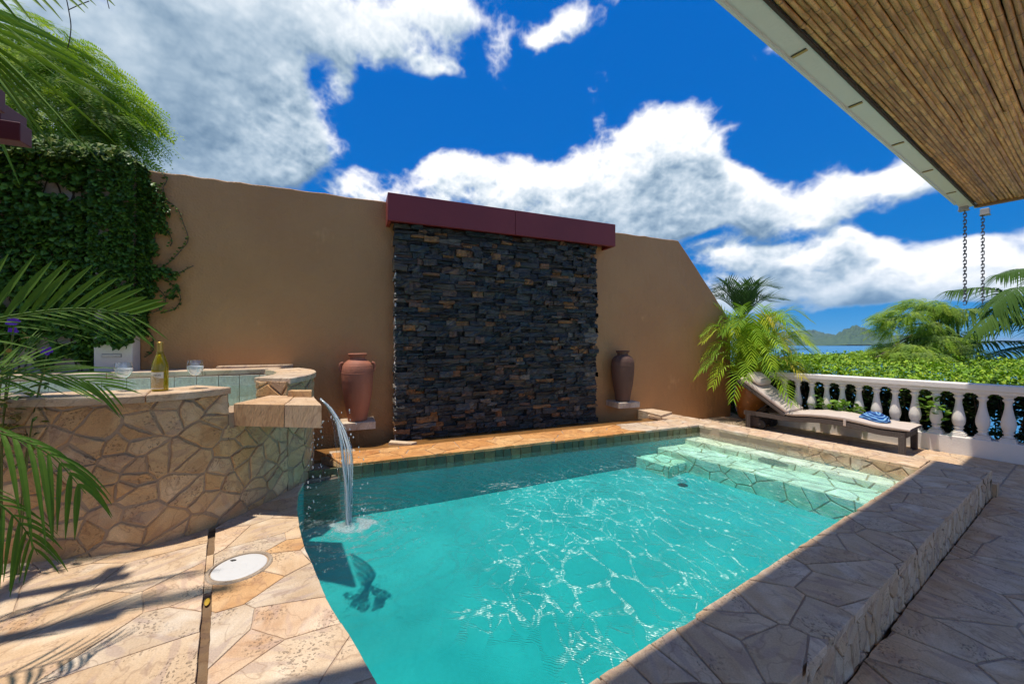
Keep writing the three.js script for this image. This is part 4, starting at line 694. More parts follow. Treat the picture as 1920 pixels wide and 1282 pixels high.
// ───────────────────────── lounger ─────────────────────────
{
  // own axes: x runs from the head to the foot (toward +d), z runs toward the pool (−s)
  const org = sd(6.92, -3.15), t = thing('sun_lounger', 'dark wicker sun lounger with a raised back and beige mattress', 'sun lounger', org, U1 - Math.PI / 2);
  const weave = (a, b) => (u, v) => { const p = Math.floor(u * 24), q = Math.floor(v * 24), over = (p + q) % 2, x = u * 24 % 1 - 0.5, y = v * 24 % 1 - 0.5, h = over ? 1 - 4 * y * y : 1 - 4 * x * x; return a + b * Math.max(0, h); };
  const wb = valueMap(256, 256, weave(0.05, 0.95), 0.33), wc = colourMap(256, 256, (u, v) => mul([0.085, 0.062, 0.052], weave(0.35, 0.75)(u, v) * (1 + 0.3 * noise2(u * 24, v * 24, 24, 24))), 0.33);
  const wicker = M({ map: wc, bumpMap: wb, bumpScale: 0.006, roughness: 0.55 }), W = 0.55, cloth = M({ roughness: 0.92, map: colourMap(256, 256, (u, v) => mul([0.60, 0.50, 0.42], 1 + 0.07 * noise2(u * 90, v * 90, 90, 90) + 0.07 * noise2(u * 6, v * 6, 6, 6)), 0.4), bumpMap: valueMap(256, 256, (u, v) => 0.5 + 0.25 * Math.sin(u * 6.2832 * 60) * Math.sin(v * 6.2832 * 60) + 0.4 * noise2(u * 7, v * 5, 7, 5), 0.4), bumpScale: 0.005 });
  const seatY = (x) => 0.262 + 0.040 * Math.cos((x - 1.12) * 3.4) * sstep(0.3, 0.9, x) * sstep(1.75, 1.4, x) + 0.008;
  const band = (x0, x1, yf, th, z0, z1, n = 40) => { const pos = [], uv = [], q = (i, k, z) => { const x = mix(x0, x1, i / n); return V(x, yf(x) + (k ? 0 : -th), z); }; const quad = (a, b, c, d, ua, ub, va, vb) => { for (const [p, u, v] of [[a, ua, va], [b, ub, va], [c, ub, vb], [a, ua, va], [c, ub, vb], [d, ua, vb]]) { pos.push(p.x, p.y, p.z); uv.push(u, v); } };
    for (let i = 0; i < n; i++) { const a = mix(x0, x1, i / n), b = mix(x0, x1, (i + 1) / n); quad(q(i, 1, z0), q(i + 1, 1, z0), q(i + 1, 1, z1), q(i, 1, z1), a, b, 0, z1 - z0); quad(q(i, 0, z0), q(i, 0, z1), q(i + 1, 0, z1), q(i + 1, 0, z0), a, a, 0, z1 - z0); quad(q(i, 0, z1), q(i + 1, 0, z1), q(i + 1, 1, z1), q(i, 1, z1), a, b, 0, th); quad(q(i, 0, z0), q(i, 1, z0), q(i + 1, 1, z0), q(i + 1, 0, z0), a, b, 0, th); }
    quad(q(0, 0, z0), q(0, 1, z0), q(0, 1, z1), q(0, 0, z1), 0, th, 0, z1 - z0); quad(q(n, 0, z0), q(n, 0, z1), q(n, 1, z1), q(n, 1, z0), 0, th, 0, z1 - z0); return triGeo(pos, uv); };
  part(t, 'side_rail', band(0, 1.82, seatY, 0.062, W - 0.04, W + 0.01), wicker); part(t, 'side_rail', band(0, 1.82, seatY, 0.062, 0.0, 0.05), wicker);
  part(t, 'seat_deck', band(0.56, 1.80, (x) => seatY(x) - 0.004, 0.03, 0.05, W - 0.04), wicker);
  part(t, 'end_rail', band(1.77, 1.824, (x) => seatY(1.8) + 0.001, 0.064, 0.05, W - 0.04, 2), wicker);
  const leg = (x, z, w, y1, name = 'leg') => part(t, name, metreUV(rbox(w, y1, 0.052, 0.006, x, y1 / 2, z)), wicker);
  leg(1.792, W - 0.014, 0.062, 0.22); leg(1.792, 0.026, 0.062, 0.22); leg(0.06, W - 0.014, 0.07, 0.22); leg(0.06, 0.026, 0.07, 0.22);
  part(t, 'axle_box', metreUV(rbox(0.16, 0.15, W - 0.1, 0.01, 0.11, 0.11, W / 2)), wicker);
  const wheel = M({ color: C(0.02, 0.02, 0.021), roughness: 0.6 });
  for (const z of [0.09, W - 0.075]) { const w = part(t, 'wheel', lathe([[0, -0.017], [0.06, -0.017], [0.076, -0.014], [0.08, 0], [0.076, 0.014], [0.06, 0.017], [0, 0.017]], 32).rotateX(Math.PI / 2), wheel); w.position.set(0.20, 0.081, z); part(w, 'hub', new THREE.CylinderGeometry(0.018, 0.018, 0.045, 16).rotateX(Math.PI / 2), M({ color: C(0.12, 0.1, 0.09) })); }
  // raised back
  const A = 0.60, bx = 0.57, by = 0.272, back = new THREE.Group(); back.name = 'backrest'; back.position.set(bx, by, 0); back.rotation.z = -A; t.add(back);     // runs toward −x, upward
  part(back, 'frame', metreUV(join([rbox(0.80, 0.045, 0.05, 0.01, -0.40, 0, 0.025), rbox(0.80, 0.045, 0.05, 0.01, -0.40, 0, W - 0.02), rbox(0.06, 0.045, W, 0.01, -0.785, 0, W / 2), rbox(0.76, 0.02, W - 0.06, 0.005, -0.40, 0, W / 2)])), wicker);
  part(back, 'mattress_back', metreUV(rbox(0.80, 0.062, W - 0.015, 0.028, -0.405, 0.055, W / 2, 4)), cloth);
  const strut = part(t, 'prop_bar', join([tube([V(0.30, 0.40, 0.10), V(-0.06, 0.10, 0.10), V(-0.16, 0.05, 0.10)], 0.011, 20, 8), tube([V(0.30, 0.40, W - 0.1), V(-0.06, 0.10, W - 0.1), V(-0.16, 0.05, W - 0.1)], 0.011, 20, 8), tube([V(-0.16, 0.05, 0.10), V(-0.16, 0.05, W - 0.1)], 0.011, 4, 8)]), M({ color: C(0.05, 0.05, 0.055), metalness: 0.6, roughness: 0.4 }));
  // mattress: soft slab following the rails
  const mat = (x0, x1) => { const NX = 44, NZ = 12, pos = [], uv = [], q = (i, j) => { const a = i / NX, b = j / NZ * 2 * Math.PI, x = mix(x0, x1, a), e = Math.pow(Math.sin(Math.PI * clamp(a, 0.004, 0.996)), 0.16), c = Math.cos(b), s = Math.sin(b), hz = (W / 2 + 0.005) * Math.sign(c) * Math.pow(Math.abs(c), 0.22) * (0.9 + 0.1 * e), hy = 0.031 * e * Math.sign(s) * Math.pow(Math.abs(s), 0.5); return V(x, seatY(x) + 0.034 + hy + 0.005 * noise2(x * 7, c * 3), W / 2 - 0.005 + hz); }; for (let i = 0; i < NX; i++) for (let j = 0; j < NZ * 2; j++) for (const [a, b] of [[i, j / 2], [i + 1, j / 2], [i + 1, (j + 1) / 2], [i, j / 2], [i + 1, (j + 1) / 2], [i, (j + 1) / 2]]) { const p = q(a, b); pos.push(p.x, p.y, p.z); uv.push(p.x, p.z + p.y); } return triGeo(pos, uv); };
  part(t, 'mattress', mat(0.55, 1.86), cloth);
  part(t, 'piping', tube([V(0.57, seatY(0.57) + 0.036, W + 0.004), V(0.9, seatY(0.9) + 0.036, W + 0.006), V(1.2, seatY(1.2) + 0.036, W + 0.006), V(1.5, seatY(1.5) + 0.036, W + 0.006), V(1.84, seatY(1.84) + 0.036, W + 0.002)], 0.0045, 40, 6), M({ color: C(0.40, 0.32, 0.26), roughness: 0.9 }));
  part(t, 'tie_strap', metreUV(rbox(0.03, 0.08, 0.012, 0.004, 1.26, seatY(1.26) - 0.01, W + 0.016)), cloth);
  // pillow, towel
  const pg = new THREE.SphereGeometry(1, 40, 24), p = pg.attributes.position;
  for (let i = 0; i < p.count; i++) { const x = p.getX(i), y = p.getY(i), z = p.getZ(i), sq = (a) => Math.sign(a) * Math.pow(Math.abs(a), 0.55), k = Math.max(Math.abs(sq(x)), Math.abs(sq(z))); p.setXYZ(i, sq(x) * 0.135, y * 0.068 * (1 - 0.35 * k * k) + 0.006 * noise2(x * 3, z * 3), sq(z) * 0.235); }
  pg.computeVertexNormals();
  t.updateMatrixWorld(true); const pw = back.localToWorld(V(-0.675, 0.135, W / 2 - 0.01)), pl = thing('pillow', 'beige head pillow on the raised back of the sun lounger', 'pillow', pw, U1 - Math.PI / 2); pl.rotation.set(0, U1 - Math.PI / 2, 0); pl.rotateZ(-A - 0.10);
  part(pl, 'cushion', metreUV(pg), cloth);
  const tg = new THREE.SphereGeometry(1, 64, 40, 0, 6.2832, 0, 1.75), q = tg.attributes.position;
  for (let i = 0; i < q.count; i++) { const x = q.getX(i), y = q.getY(i), z = q.getZ(i), f = 1 + 0.13 * noise3(x * 2.4, y * 2.4 + 4, z * 2.4) + 0.10 * Math.sin(x * 9 - z * 7 + 3 * noise3(x * 2, y * 2, z * 2)) * (0.4 + 0.6 * y * y); q.setXYZ(i, x * 0.13 * f, Math.max(y, -0.02) * 0.098 * f, z * 0.15 * f); }
  tg.computeVertexNormals();
  const towelCol = colourMap(512, 512, (u, v) => { const k = Math.sin((v * 5 + 0.8 * noise2(u * 4, v * 4, 4, 4) + 0.5 * Math.sin(u * 12.566)) * 6.2832), n = noise2(u * 120, v * 120, 120, 120); return mul(k > 0.72 ? [0.30, 0.55, 0.72] : k > -0.25 ? [0.012, 0.13, 0.42] : [0.02, 0.06, 0.22], 1 + 0.25 * n); }, 1);
  const tw = thing('towel', 'crumpled blue and white striped towel on the lounger mattress', 'towel', sd(6.60, -1.66, seatY(1.49) + 0.062), 0.5);
  part(tw, 'folded_cloth', tg, M({ map: towelCol, roughness: 0.95, bumpMap: valueMap(128, 128, (u, v) => 0.5 + 0.5 * noise2(u * 60, v * 60, 60, 60), 1), bumpScale: 0.004 }));
}
// ───────────────────────── roof ─────────────────────────
{
  const k = 1.63, Y = EYE + k, t = thing('roof', 'overhanging roof with a bamboo ceiling and pale metal edge', 'roof', sd(0, 0), U1);
  const pale = M({ color: C(0.66, 0.70, 0.64), roughness: 0.3, bumpMap: plasterBump, bumpScale: 0.006 }), dN = -1.0085, dI = -0.90, sE = 7.26;
  // metal edge: flat underside with a small drip lip, and a brown batten where the bamboo begins
  part(t, 'edge_trim', metreUV(join([box(10.2, 0.13, 0.108, sE - 0.10 - 5.1, Y + 0.065, (dN + dI) / 2)])), pale);
  part(t, 'edge_lip', metreUV(box(9.9, 0.02, 0.014, sE - 0.42 - 4.95, Y - 0.008, dN + 0.001)), pale);
  part(t, 'batten', metreUV(box(10, 0.012, 0.014, sE - 5.02, Y - 0.001, dI + 0.0085)), M({ color: C(0.05, 0.03, 0.02), roughness: 0.7 }));
  const clip = M({ color: C(0.42, 0.30, 0.08), roughness: 0.5 }), clipDark = M({ color: C(0.06, 0.055, 0.03) });
  for (const [px, py] of [[1502, 98], [1605, 196], [1688, 268], [1741, 320], [1784, 361]]) { const f = F * k / (CY - py), x = (px - CX) / F * f, s = x * CU + f * SU; const c = part(t, 'trim_clip', box(0.022, 0.006, 0.07, s, Y - 0.003, -0.955), clip); part(c, 'slot', box(0.006, 0.004, 0.072, s - 0.014, Y - 0.004, -0.955), clipDark); }
  // roof deck kept narrow for fill light, with a wing behind the camera toward the left
  const dark = M({ color: C(0.10, 0.07, 0.045), roughness: 0.9 });
  part(t, 'roof_deck', box(11.2, 0.10, 1.75, sE - 5.6, Y + 0.12, dI + 0.845), dark);
  const wing = [[-3.4, 0.5], [-0.34, 1.50], [-0.34, 1.0], [0.6, -0.5], [0.6, -3], [-3.4, -3]].map(([x, f]) => [x * CU + f * SU, x * SU - f * CU]);
  part(t, 'roof_wing', prism(wing, Y + 0.18, Y + 0.30, (s, d, y) => V(s, y, d)), dark);
  part(t, 'end_trim', metreUV(join([box(0.05, 0.12, 1.68, sE + 0.025, Y + 0.065, dI + 0.82)])), pale);
  part(t, 'end_batten', metreUV(box(0.075, 0.03, 1.66, sE - 0.04, Y + 0.006, dI + 0.84)), M({ color: C(0.26, 0.16, 0.075), roughness: 0.7 }));
  // bamboo poles, knotted and slightly bent
  const bam = colourMap(256, 1024, (u, v) => { const n = fbm2(u * 3, v * 10, 5, 3), g = noise2(u * 30, v * 14, 30, 14), knot = Math.abs((v * 8 + 0.08 * noise2(u * 2, v * 9, 2, 9)) % 1 - 0.5); let c = lerp3([0.27, 0.125, 0.035], [0.74, 0.46, 0.17], clamp(0.5 + n * 1.15 + g * 0.25)); if (noise2(u * 40, v * 160, 40, 160) > 0.42) c = mul(c, 0.3); return knot < 0.02 ? mul(c, 0.42) : c; }, 1, 1);
  const bb = valueMap(64, 512, (u, v) => 0.5 + 0.3 * noise2(u * 8, v * 30, 8, 30), 1, 1), tone = [[1, 1, 1], [0.78, 0.74, 0.7], [1.15, 1.1, 0.95], [0.92, 0.84, 0.72], [1.05, 1.08, 1.0]].map((c) => M({ map: bam, bumpMap: bb, bumpScale: 0.002, color: C(...c), roughness: 0.5 }));
  const poles = [];
  for (let v = 0; v < 6; v++) { // a pole 2.6 m long along x, root radius 1
    const r = rng(800 + v), NX = 104, NR = 9, pos = [], uv = [], off = r(), wob = r() * 50, q = (i, j) => { const x = i / NX * 2.6, ph = (x / 0.24 + off) % 1, d = Math.min(ph, 1 - ph), swell = 1 + 0.16 * Math.exp(-((d / 0.05) ** 2)) - 0.05 * Math.exp(-(((d - 0.11) / 0.05) ** 2)), a = j / NR * 6.2832, w = 0.0045 * noise2(x * 1.1 + wob, 2), w2 = 0.004 * noise2(x * 1.3 + wob, 9); return [x, 0.0132 * swell * Math.sin(a) + w, 0.0132 * swell * Math.cos(a) + w2, j / NR, x / 0.24 / 8 + off / 8]; };
    for (let i = 0; i < NX; i++) for (let j = 0; j < NR; j++) for (const [a, b] of [[i, j], [i + 1, j], [i + 1, j + 1], [i, j], [i + 1, j + 1], [i, j + 1]]) { const p = q(a, b); pos.push(p[0], p[1], p[2]); uv.push(p[3], p[4] + 0.0625); }
    const g = triGeo(pos, uv), c = g.attributes.position, n = g.attributes.normal; for (let i = 0; i < c.count; i++) { const l = Math.hypot(c.getY(i), c.getZ(i)) || 1; n.setXYZ(i, n.getX(i) * 0.8, c.getY(i) / l, c.getZ(i) / l); }
    poles.push(g);
  }
  const r = rng(77);
  for (let i = 0; i < 60; i++) { const d = dI + 0.032 + i * 0.0267; let s = 0.4 - r() * 1.5; while (s < sE - 0.08) { const len = 2.6, over = s + len > sE - 0.07, m = part(t, 'bamboo_pole', poles[Math.floor(r() * 6)], tone[Math.floor(r() * 5)]); m.position.set(over ? sE - 0.08 - len : s, Y + 0.018 + (r() - 0.5) * 0.008 + (over ? 0.004 : 0), d + (r() - 0.5) * 0.004); m.rotation.x = r() * 6.28; m.rotation.y = (r() - 0.5) * 0.003; m.scale.set(1, 0.92 + r() * 0.22, 0.92 + r() * 0.22); if (over) break; s += len - 0.002; } }
  // brackets for the chains
  const grey = M({ color: C(0.40, 0.38, 0.35), roughness: 0.5 }), f1 = F * k / 252;
  const hook = (px, f, w) => { const p = at(px, 392, f), l = sd(0, 0); t.updateMatrixWorld(true); t.worldToLocal(p); part(t, 'chain_bracket', join([rbox(w, 0.075, 0.075, 0.006, p.x, Y - 0.005, p.z), box(w * 1.25, 0.006, 0.085, p.x, Y - 0.043, p.z)]), grey); };
  hook(1808, f1 * 0.995, 0.085);
  hook(1848, f1 * 1.03, 0.09);
  const link = new THREE.TorusGeometry(0.0125, 0.0046, 8, 18), lp = link.attributes.position; for (let i = 0; i < lp.count; i++) lp.setY(i, lp.getY(i) + Math.sign(lp.getY(i)) * 0.016);
  link.computeVertexNormals();
  const steel = M({ color: C(0.16, 0.155, 0.15), metalness: 0.5, roughness: 0.5 });
  const chain = (px, py0, f, label, n) => { const p = at(px, py0, f), c = thing('swing_chain', label, 'chain', p, 0, 'chains hanging from the roof corner'); for (let i = 0; i < n; i++) { const m = part(c, 'link', link, steel); m.position.y = -0.02 - i * 0.0405; m.rotation.y = 0.5 + (i % 2) * Math.PI / 2 + 0.1 * Math.sin(i); } };
  chain(1810, 394, f1 * 0.995, 'hanging steel chain from the tip of the roof corner', 28);
  chain(1843.5, 392, f1 * 1.03, 'hanging steel chain under the end trim of the roof', 29);
}
{ // pergola on the left: rafters with a cross beam on top
  const t = thing('pergola', 'dark red timber pergola ends at the left edge above the spa', 'pergola', V(-3.2, 0, -1.5));
  const red = M({ color: C(0.115, 0.017, 0.02), roughness: 0.5 });
  const dir = V(CW, 0, -SW), rafter = (x, f) => { const g = rbox(2.4, 0.09, 0.075, 0.004).applyMatrix4(new THREE.Matrix4().makeRotationY(UW)).translate(x - dir.x * 1.2, 2.345, -f - dir.z * 1.2); worldPart(t, 'rafter', metreUV(g), red); };
  rafter(-2.345, 1.855); rafter(-2.10, 1.57);
  worldPart(t, 'cross_beam', metreUV(rbox(0.085, 0.09, 2.6, 0.004).applyMatrix4(new THREE.Matrix4().makeRotationY(UW)).translate(-2.41, 2.437, -0.70)), red);
  worldPart(t, 'purlin_end', metreUV(rbox(0.085, 0.09, 0.16, 0.004).applyMatrix4(new THREE.Matrix4().makeRotationY(UW)).translate(-2.47, 2.437, -1.86)), red);
  worldPart(t, 'post', metreUV(rbox(0.11, 2.3, 0.11, 0.006).translate(-3.35, 1.14, -1.25)), red);
}

// ───────────────────────── plants ─────────────────────────
const leafMat = (r, g, b, o = {}) => MP({ color: C(r, g, b), roughness: 0.9, transmission: 0.4, thickness: 0, specularIntensity: 0.4, ...o });
const glossLeaf = (r, g, b, o = {}) => MP({ color: C(r, g, b), roughness: 0.5, ...o });
function leafGeo(l, w, fold = 0.25, curl = 0.15) {       // a pointed leaf from the origin along +z, folded at its rib
  const rows = [[0, 0], [0.18, 0.72], [0.45, 1], [0.75, 0.66], [1, 0]], P = rows.map(([t, k]) => { const y = -curl * l * t * t, h = fold * w * k; return [[-w * k, y + h, t * l], [0, y, t * l], [w * k, y + h, t * l]]; }), pos = [];
  for (let i = 0; i < 4; i++) for (const s of [0, 1]) { const a = P[i][s], b = P[i][s + 1], c = P[i + 1][s + 1], d = P[i + 1][s]; if (i > 0) pos.push(...a, ...b, ...c); if (i < 3) pos.push(...a, ...c, ...d); if (i === 0) pos.push(...(s ? a : b), ...c, ...d).length; }
  return triGeo(pos);
}
function sprayGeo(n, len, ll, lw, seed, droop = 0.3) {     // a feathery compound leaf
  const r = rng(seed), pos = [], leafl = (o, d, u, l, w) => { const s = d.clone().cross(u).normalize().multiplyScalar(w), m = o.clone().addScaledVector(d, l * 0.5), e = o.clone().addScaledVector(d, l), a = m.clone().add(s), b = m.clone().sub(s); pos.push(...o.toArray(), ...a.toArray(), ...e.toArray(), ...o.toArray(), ...e.toArray(), ...b.toArray()); };
  for (let i = 0; i < n; i++) { const t = (i + 0.5) / n, o = V(0, -droop * len * t * t, len * t); for (const s of [-1, 1]) leafl(o, V(s * 0.85, -0.15 + (r() - 0.5) * 0.3, 0.5).normalize(), V(s * 0.2, 1, 0.2).normalize(), ll * (1 - 0.45 * t) * (0.8 + 0.4 * r()), lw); }
  return triGeo(pos);
}
function scatter(parent, name, geo, mat, spots, r, tints, kind = true) { // spots: [position, facing direction, size]
  const m = new THREE.InstancedMesh(geo, mat, spots.length), M4 = new THREE.Matrix4(), q = new THREE.Quaternion(), col = new THREE.Color(), z = V(0, 0, 1), roll = new THREE.Quaternion(), inv = new THREE.Matrix4();
  parent.updateMatrixWorld(true); inv.copy(parent.matrixWorld).invert();
  spots.forEach(([p, d, s, spin], i) => { const yaw = Math.atan2(d.x, d.z), pitch = -Math.asin(clamp(d.y / d.length(), -1, 1)); q.setFromEuler(new THREE.Euler(pitch, yaw, spin ?? (r() - 0.5) * 1.4, 'YXZ')); M4.compose(p, q, V(s, s, s)).premultiply(inv); m.setMatrixAt(i, M4); const t = tints[Math.floor(r() * tints.length)], k = 0.8 + 0.4 * r(); m.setColorAt(i, col.setRGB(t[0] * k, t[1] * k, t[2] * k)); });
  shade(m); m.name = name; if (kind) m.userData.kind = 'stuff'; parent.add(m); return m;
}
// a palm frond along a curve: midrib and two rows of leaflets
function frondGeo(ctrl, { n = 34, len = 0.4, width = 0.014, droop = 0.35, lift = 0.25, lean = 0.75, t0 = 0.12, seed = 1, rib = 0.008, up = V(0, 1, 0), sides = [-1, 1], wild = 0.15, seg = 5, profile } = {}) {
  const c = new THREE.CatmullRomCurve3(ctrl), r = rng(seed), pos = [];
  for (let i = 0; i < n; i++) for (const s of sides) {
    const t = t0 + (1 - t0) * (i + 0.3 * r()) / n, o = c.getPoint(Math.min(t, 1)), T = c.getTangent(Math.min(t, 0.999)), B = T.clone().cross(up).normalize(), N = B.clone().cross(T).normalize();
    const fw = mix(lean, lean + 0.9, t * t), d = B.clone().multiplyScalar(s).addScaledVector(T, fw).addScaledVector(N, lift + (r() - 0.5) * wild); d.x += (r() - 0.5) * wild; d.z += (r() - 0.5) * wild; d.normalize();
    const L = len * (profile ? profile(t) : Math.pow(Math.sin(Math.PI * clamp(0.16 + t * 0.74)), 0.75)) * (0.88 + 0.24 * r()), dr = droop * (0.7 + 0.6 * r()), W = width * (0.8 + 0.4 * r()), sidev = d.clone().cross(N).normalize();
    const P = (k, e) => { const q = o.clone().addScaledVector(d, L * k); q.y -= dr * L * k * k; const w = W * Math.pow(Math.sin(Math.PI * (0.08 + 0.92 * Math.min(k, 1) * 0.98)), 0.7) * (1 - 0.35 * k); return q.addScaledVector(sidev, e * w).addScaledVector(N, Math.abs(e) * w * 0.35); };
    for (let k = 0; k < seg; k++) { const a = k / seg, b = (k + 1) / seg; for (const [e0, e1] of [[-1, 0], [0, 1]]) { const p = [P(a, e0), P(a, e1), P(b, e1), P(b, e0)]; for (const j of [0, 1, 2, 0, 2, 3]) pos.push(p[j].x, p[j].y, p[j].z); } }
  }
  const ribs = [], R = 18; for (let i = 0; i < R; i++) { const a = c.getPoint(i / R), b = c.getPoint((i + 1) / R), rr = rib * (1 - 0.8 * i / R), r2 = rib * (1 - 0.8 * (i + 1) / R); const dir = b.clone().sub(a), l = dir.length(); const g = new THREE.CylinderGeometry(r2, rr, l, 6, 1, true).translate(0, l / 2, 0).applyQuaternion(new THREE.Quaternion().setFromUnitVectors(V(0, 1, 0), dir.normalize())).translate(a.x, a.y, a.z); ribs.push(g); }
  return join([triGeo(pos), ...ribs]);
}
const arch = (o, az, rise, reach, fall) => { const d = V(Math.sin(az), 0, Math.cos(az)); return [o.clone(), o.clone().addScaledVector(d, reach * 0.3).setY(o.y + rise * 0.62), o.clone().addScaledVector(d, reach * 0.66).setY(o.y + rise), o.clone().addScaledVector(d, reach).setY(o.y + rise - fall)]; };
function trunkGeo(pts, r0, r1, seg = 24) { const c = new THREE.CatmullRomCurve3(pts), g = new THREE.TubeGeometry(c, seg, 1, 10, false), p = g.attributes.position; for (let i = 0; i <= seg; i++) { const o = c.getPointAt(i / seg), k = mix(r0, r1, i / seg) * (1 + 0.08 * Math.sin(i * 5.1)); for (let j = 0; j <= 10; j++) { const n = i * 11 + j; p.setXYZ(n, o.x + (p.getX(n) - o.x) * k, o.y + (p.getY(n) - o.y) * k, o.z + (p.getZ(n) - o.z) * k); } } g.computeVertexNormals(); return g; }
const bark = M({ color: C(0.16, 0.115, 0.08), roughness: 0.95, bumpMap: stoneBump, bumpScale: 0.02 });

{ // ivy over the white wall, the pilaster and out on to the brown wall
  const t = thing('climbing_ivy', 'dense dark climbing ivy covering the white wall and pilaster on the left', 'ivy', tn(-2.4, wallN + 0.1, 0.3), 0), r = rng(900), spots = [], edge = [], nrm = tn(0, 1).sub(tn(0, 0));
  const put = (list, a, n, y, out, s) => { const d = nrm.clone().multiplyScalar(0.5 + r() * 0.7).add(V((r() - 0.5) * 1.3, -0.75 + (r() - 0.3) * 0.9, (r() - 0.5) * 1.3)).normalize(); list.push([tn(a, n + out, y), d, s]); };
  // main sheet: thick above, opening near the foot
  for (let k = 0; k < 19000; k++) { const a = -2.23 - Math.pow(r(), 1.15) * 2.0, y = 1.08 + r() * 2.02, thin = sstep(1.6, 1.05, y), g = noise2(a * 3.4, y * 4.2 + 3) + 0.5 * noise2(a * 9, y * 9); if (g < -0.5 + thin * 0.6) continue; put(spots, a, wallN, y, 0.03 + r() * 0.13 * (1 - 0.6 * thin), 0.75 + r() * 0.6); }
  // pilaster face
  for (let k = 0; k < 5200; k++) { const u = r(), a = -2.23 + u * 0.29, y = 1.26 + r() * 1.85, low = 1.33 + 0.14 * u * 0 + 0.07 * noise2(a * 14, 1) + (u > 0.9 ? 0.1 : 0), g = noise2(a * 9 + 4, y * 6) + 0.4 * noise2(a * 20, y * 20); if (y < low || g < -0.40 + sstep(2.0, 1.5, y) * 0.22) continue; put(spots, a, wallN + 0.16, y, 0.012 + r() * 0.06, 0.6 + r() * 0.5); }
  for (let k = 0; k < 2600; k++) { const y = 1.42 + r() * 1.66; if (noise2(y * 5, 7) < -0.42) continue; const p = tn(-1.945 + 0.012 + r() * 0.03, wallN + r() * 0.17, y), d = V(0.6 + r(), -0.7 + r() * 0.9, (r() - 0.5) * 1.5).normalize(); spots.push([p, d, 0.6 + r() * 0.5]); }
  for (let k = 0; k < 900; k++) { const y = 1.36 + r() * 1.7; if (noise2(y * 5, 7) < -0.4) continue; put(spots, -1.968 + r() * 0.03, wallN + 0.15, y, 0.01 + r() * 0.03, 0.6 + r() * 0.5); }
  // the crest along the top, in the sun
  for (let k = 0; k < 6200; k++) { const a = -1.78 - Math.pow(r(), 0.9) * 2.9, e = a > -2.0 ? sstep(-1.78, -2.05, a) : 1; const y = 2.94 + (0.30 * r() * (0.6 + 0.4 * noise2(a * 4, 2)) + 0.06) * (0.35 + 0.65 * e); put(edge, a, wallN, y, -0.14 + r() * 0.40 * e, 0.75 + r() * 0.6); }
  // clump on the brown wall beside the pilaster
  for (let k = 0; k < 3400; k++) { const a = -1.945 + Math.pow(r(), 1.6) * 0.40, y = 1.75 + r() * 1.2, g = noise2(a * 7, y * 5 + 8), lim = (y > 2.45 ? 0.26 : y > 1.8 && y < 2.12 ? 0.30 : 0.15) * (0.75 + 0.9 * g); if (a + 1.945 > lim) continue; put(spots, a, wallN, y, 0.01 + r() * 0.06, 0.55 + r() * 0.45); }
  // runners reaching over the brown wall
  const run = (pts, name) => { const c = new THREE.CatmullRomCurve3(pts.map(([px, py]) => { const k = (px - CX) / F, f = (-wallN - 0.02) / (CW - k * SW); return at(px, py, f); })); worldPart(t, 'runner', new THREE.TubeGeometry(c, 40, 0.004, 5, false), bark); const n = Math.round(c.getLength() / 0.011); for (let i = 0; i < n; i++) { const p = c.getPoint(i / n); if (r() < 0.12) continue; const d = nrm.clone().multiplyScalar(0.7).add(V((r() - 0.5) * 1.8, (r() - 0.6) * 1.2, (r() - 0.5))).normalize(); spots.push([p.add(V((r() - 0.5) * 0.025, (r() - 0.5) * 0.025, 0)).addScaledVector(nrm, 0.01 + r() * 0.02), d, 0.45 + r() * 0.32]); } };
  run([[305, 352], [312, 375], [330, 388], [344, 420], [352, 450], [338, 470], [318, 490], [304, 500]]); run([[300, 410], [312, 430], [322, 452], [318, 462]]); run([[285, 505], [310, 525], [335, 512], [362, 498]]);
  run([[300, 520], [325, 535], [338, 560], [325, 580], [300, 586]]); run([[285, 530], [310, 560], [300, 580], [275, 588]]); run([[285, 425], [290, 455], [280, 480]]); run([[262, 620], [278, 622], [287, 640], [284, 660], [272, 668]]); run([[302, 322], [312, 335], [304, 352]]);
  const g = leafGeo(0.046, 0.020, 0.2, 0.3), m = glossLeaf(1, 1, 1, { roughness: 0.42, specularIntensity: 0.5 });
  scatter(t, 'leaves', g, m, spots, r, [[0.055, 0.12, 0.014], [0.080, 0.165, 0.016], [0.042, 0.09, 0.014], [0.11, 0.20, 0.018]]);
  scatter(t, 'crest_leaves', g, leafMat(1, 1, 1, { roughness: 0.7 }), edge, r, [[0.10, 0.19, 0.018], [0.14, 0.24, 0.02], [0.07, 0.13, 0.02], [0.24, 0.28, 0.03]]);  // same ivy leaf in lighter tints, sunlight put into the colour
  const stems = []; for (let k = 0; k < 46; k++) { const a0 = -2.25 - r() * 1.8, p = []; let a = a0, y = 0.95; while (y < 3.0) { p.push(tn(a, wallN + 0.018, y)); a += (r() - 0.5) * 0.12; y += 0.16; } stems.push(new THREE.TubeGeometry(new THREE.CatmullRomCurve3(p), 22, 0.004 + r() * 0.004, 5, false)); }
  worldPart(t, 'stems', join(stems), bark).userData.kind = 'stuff';
}
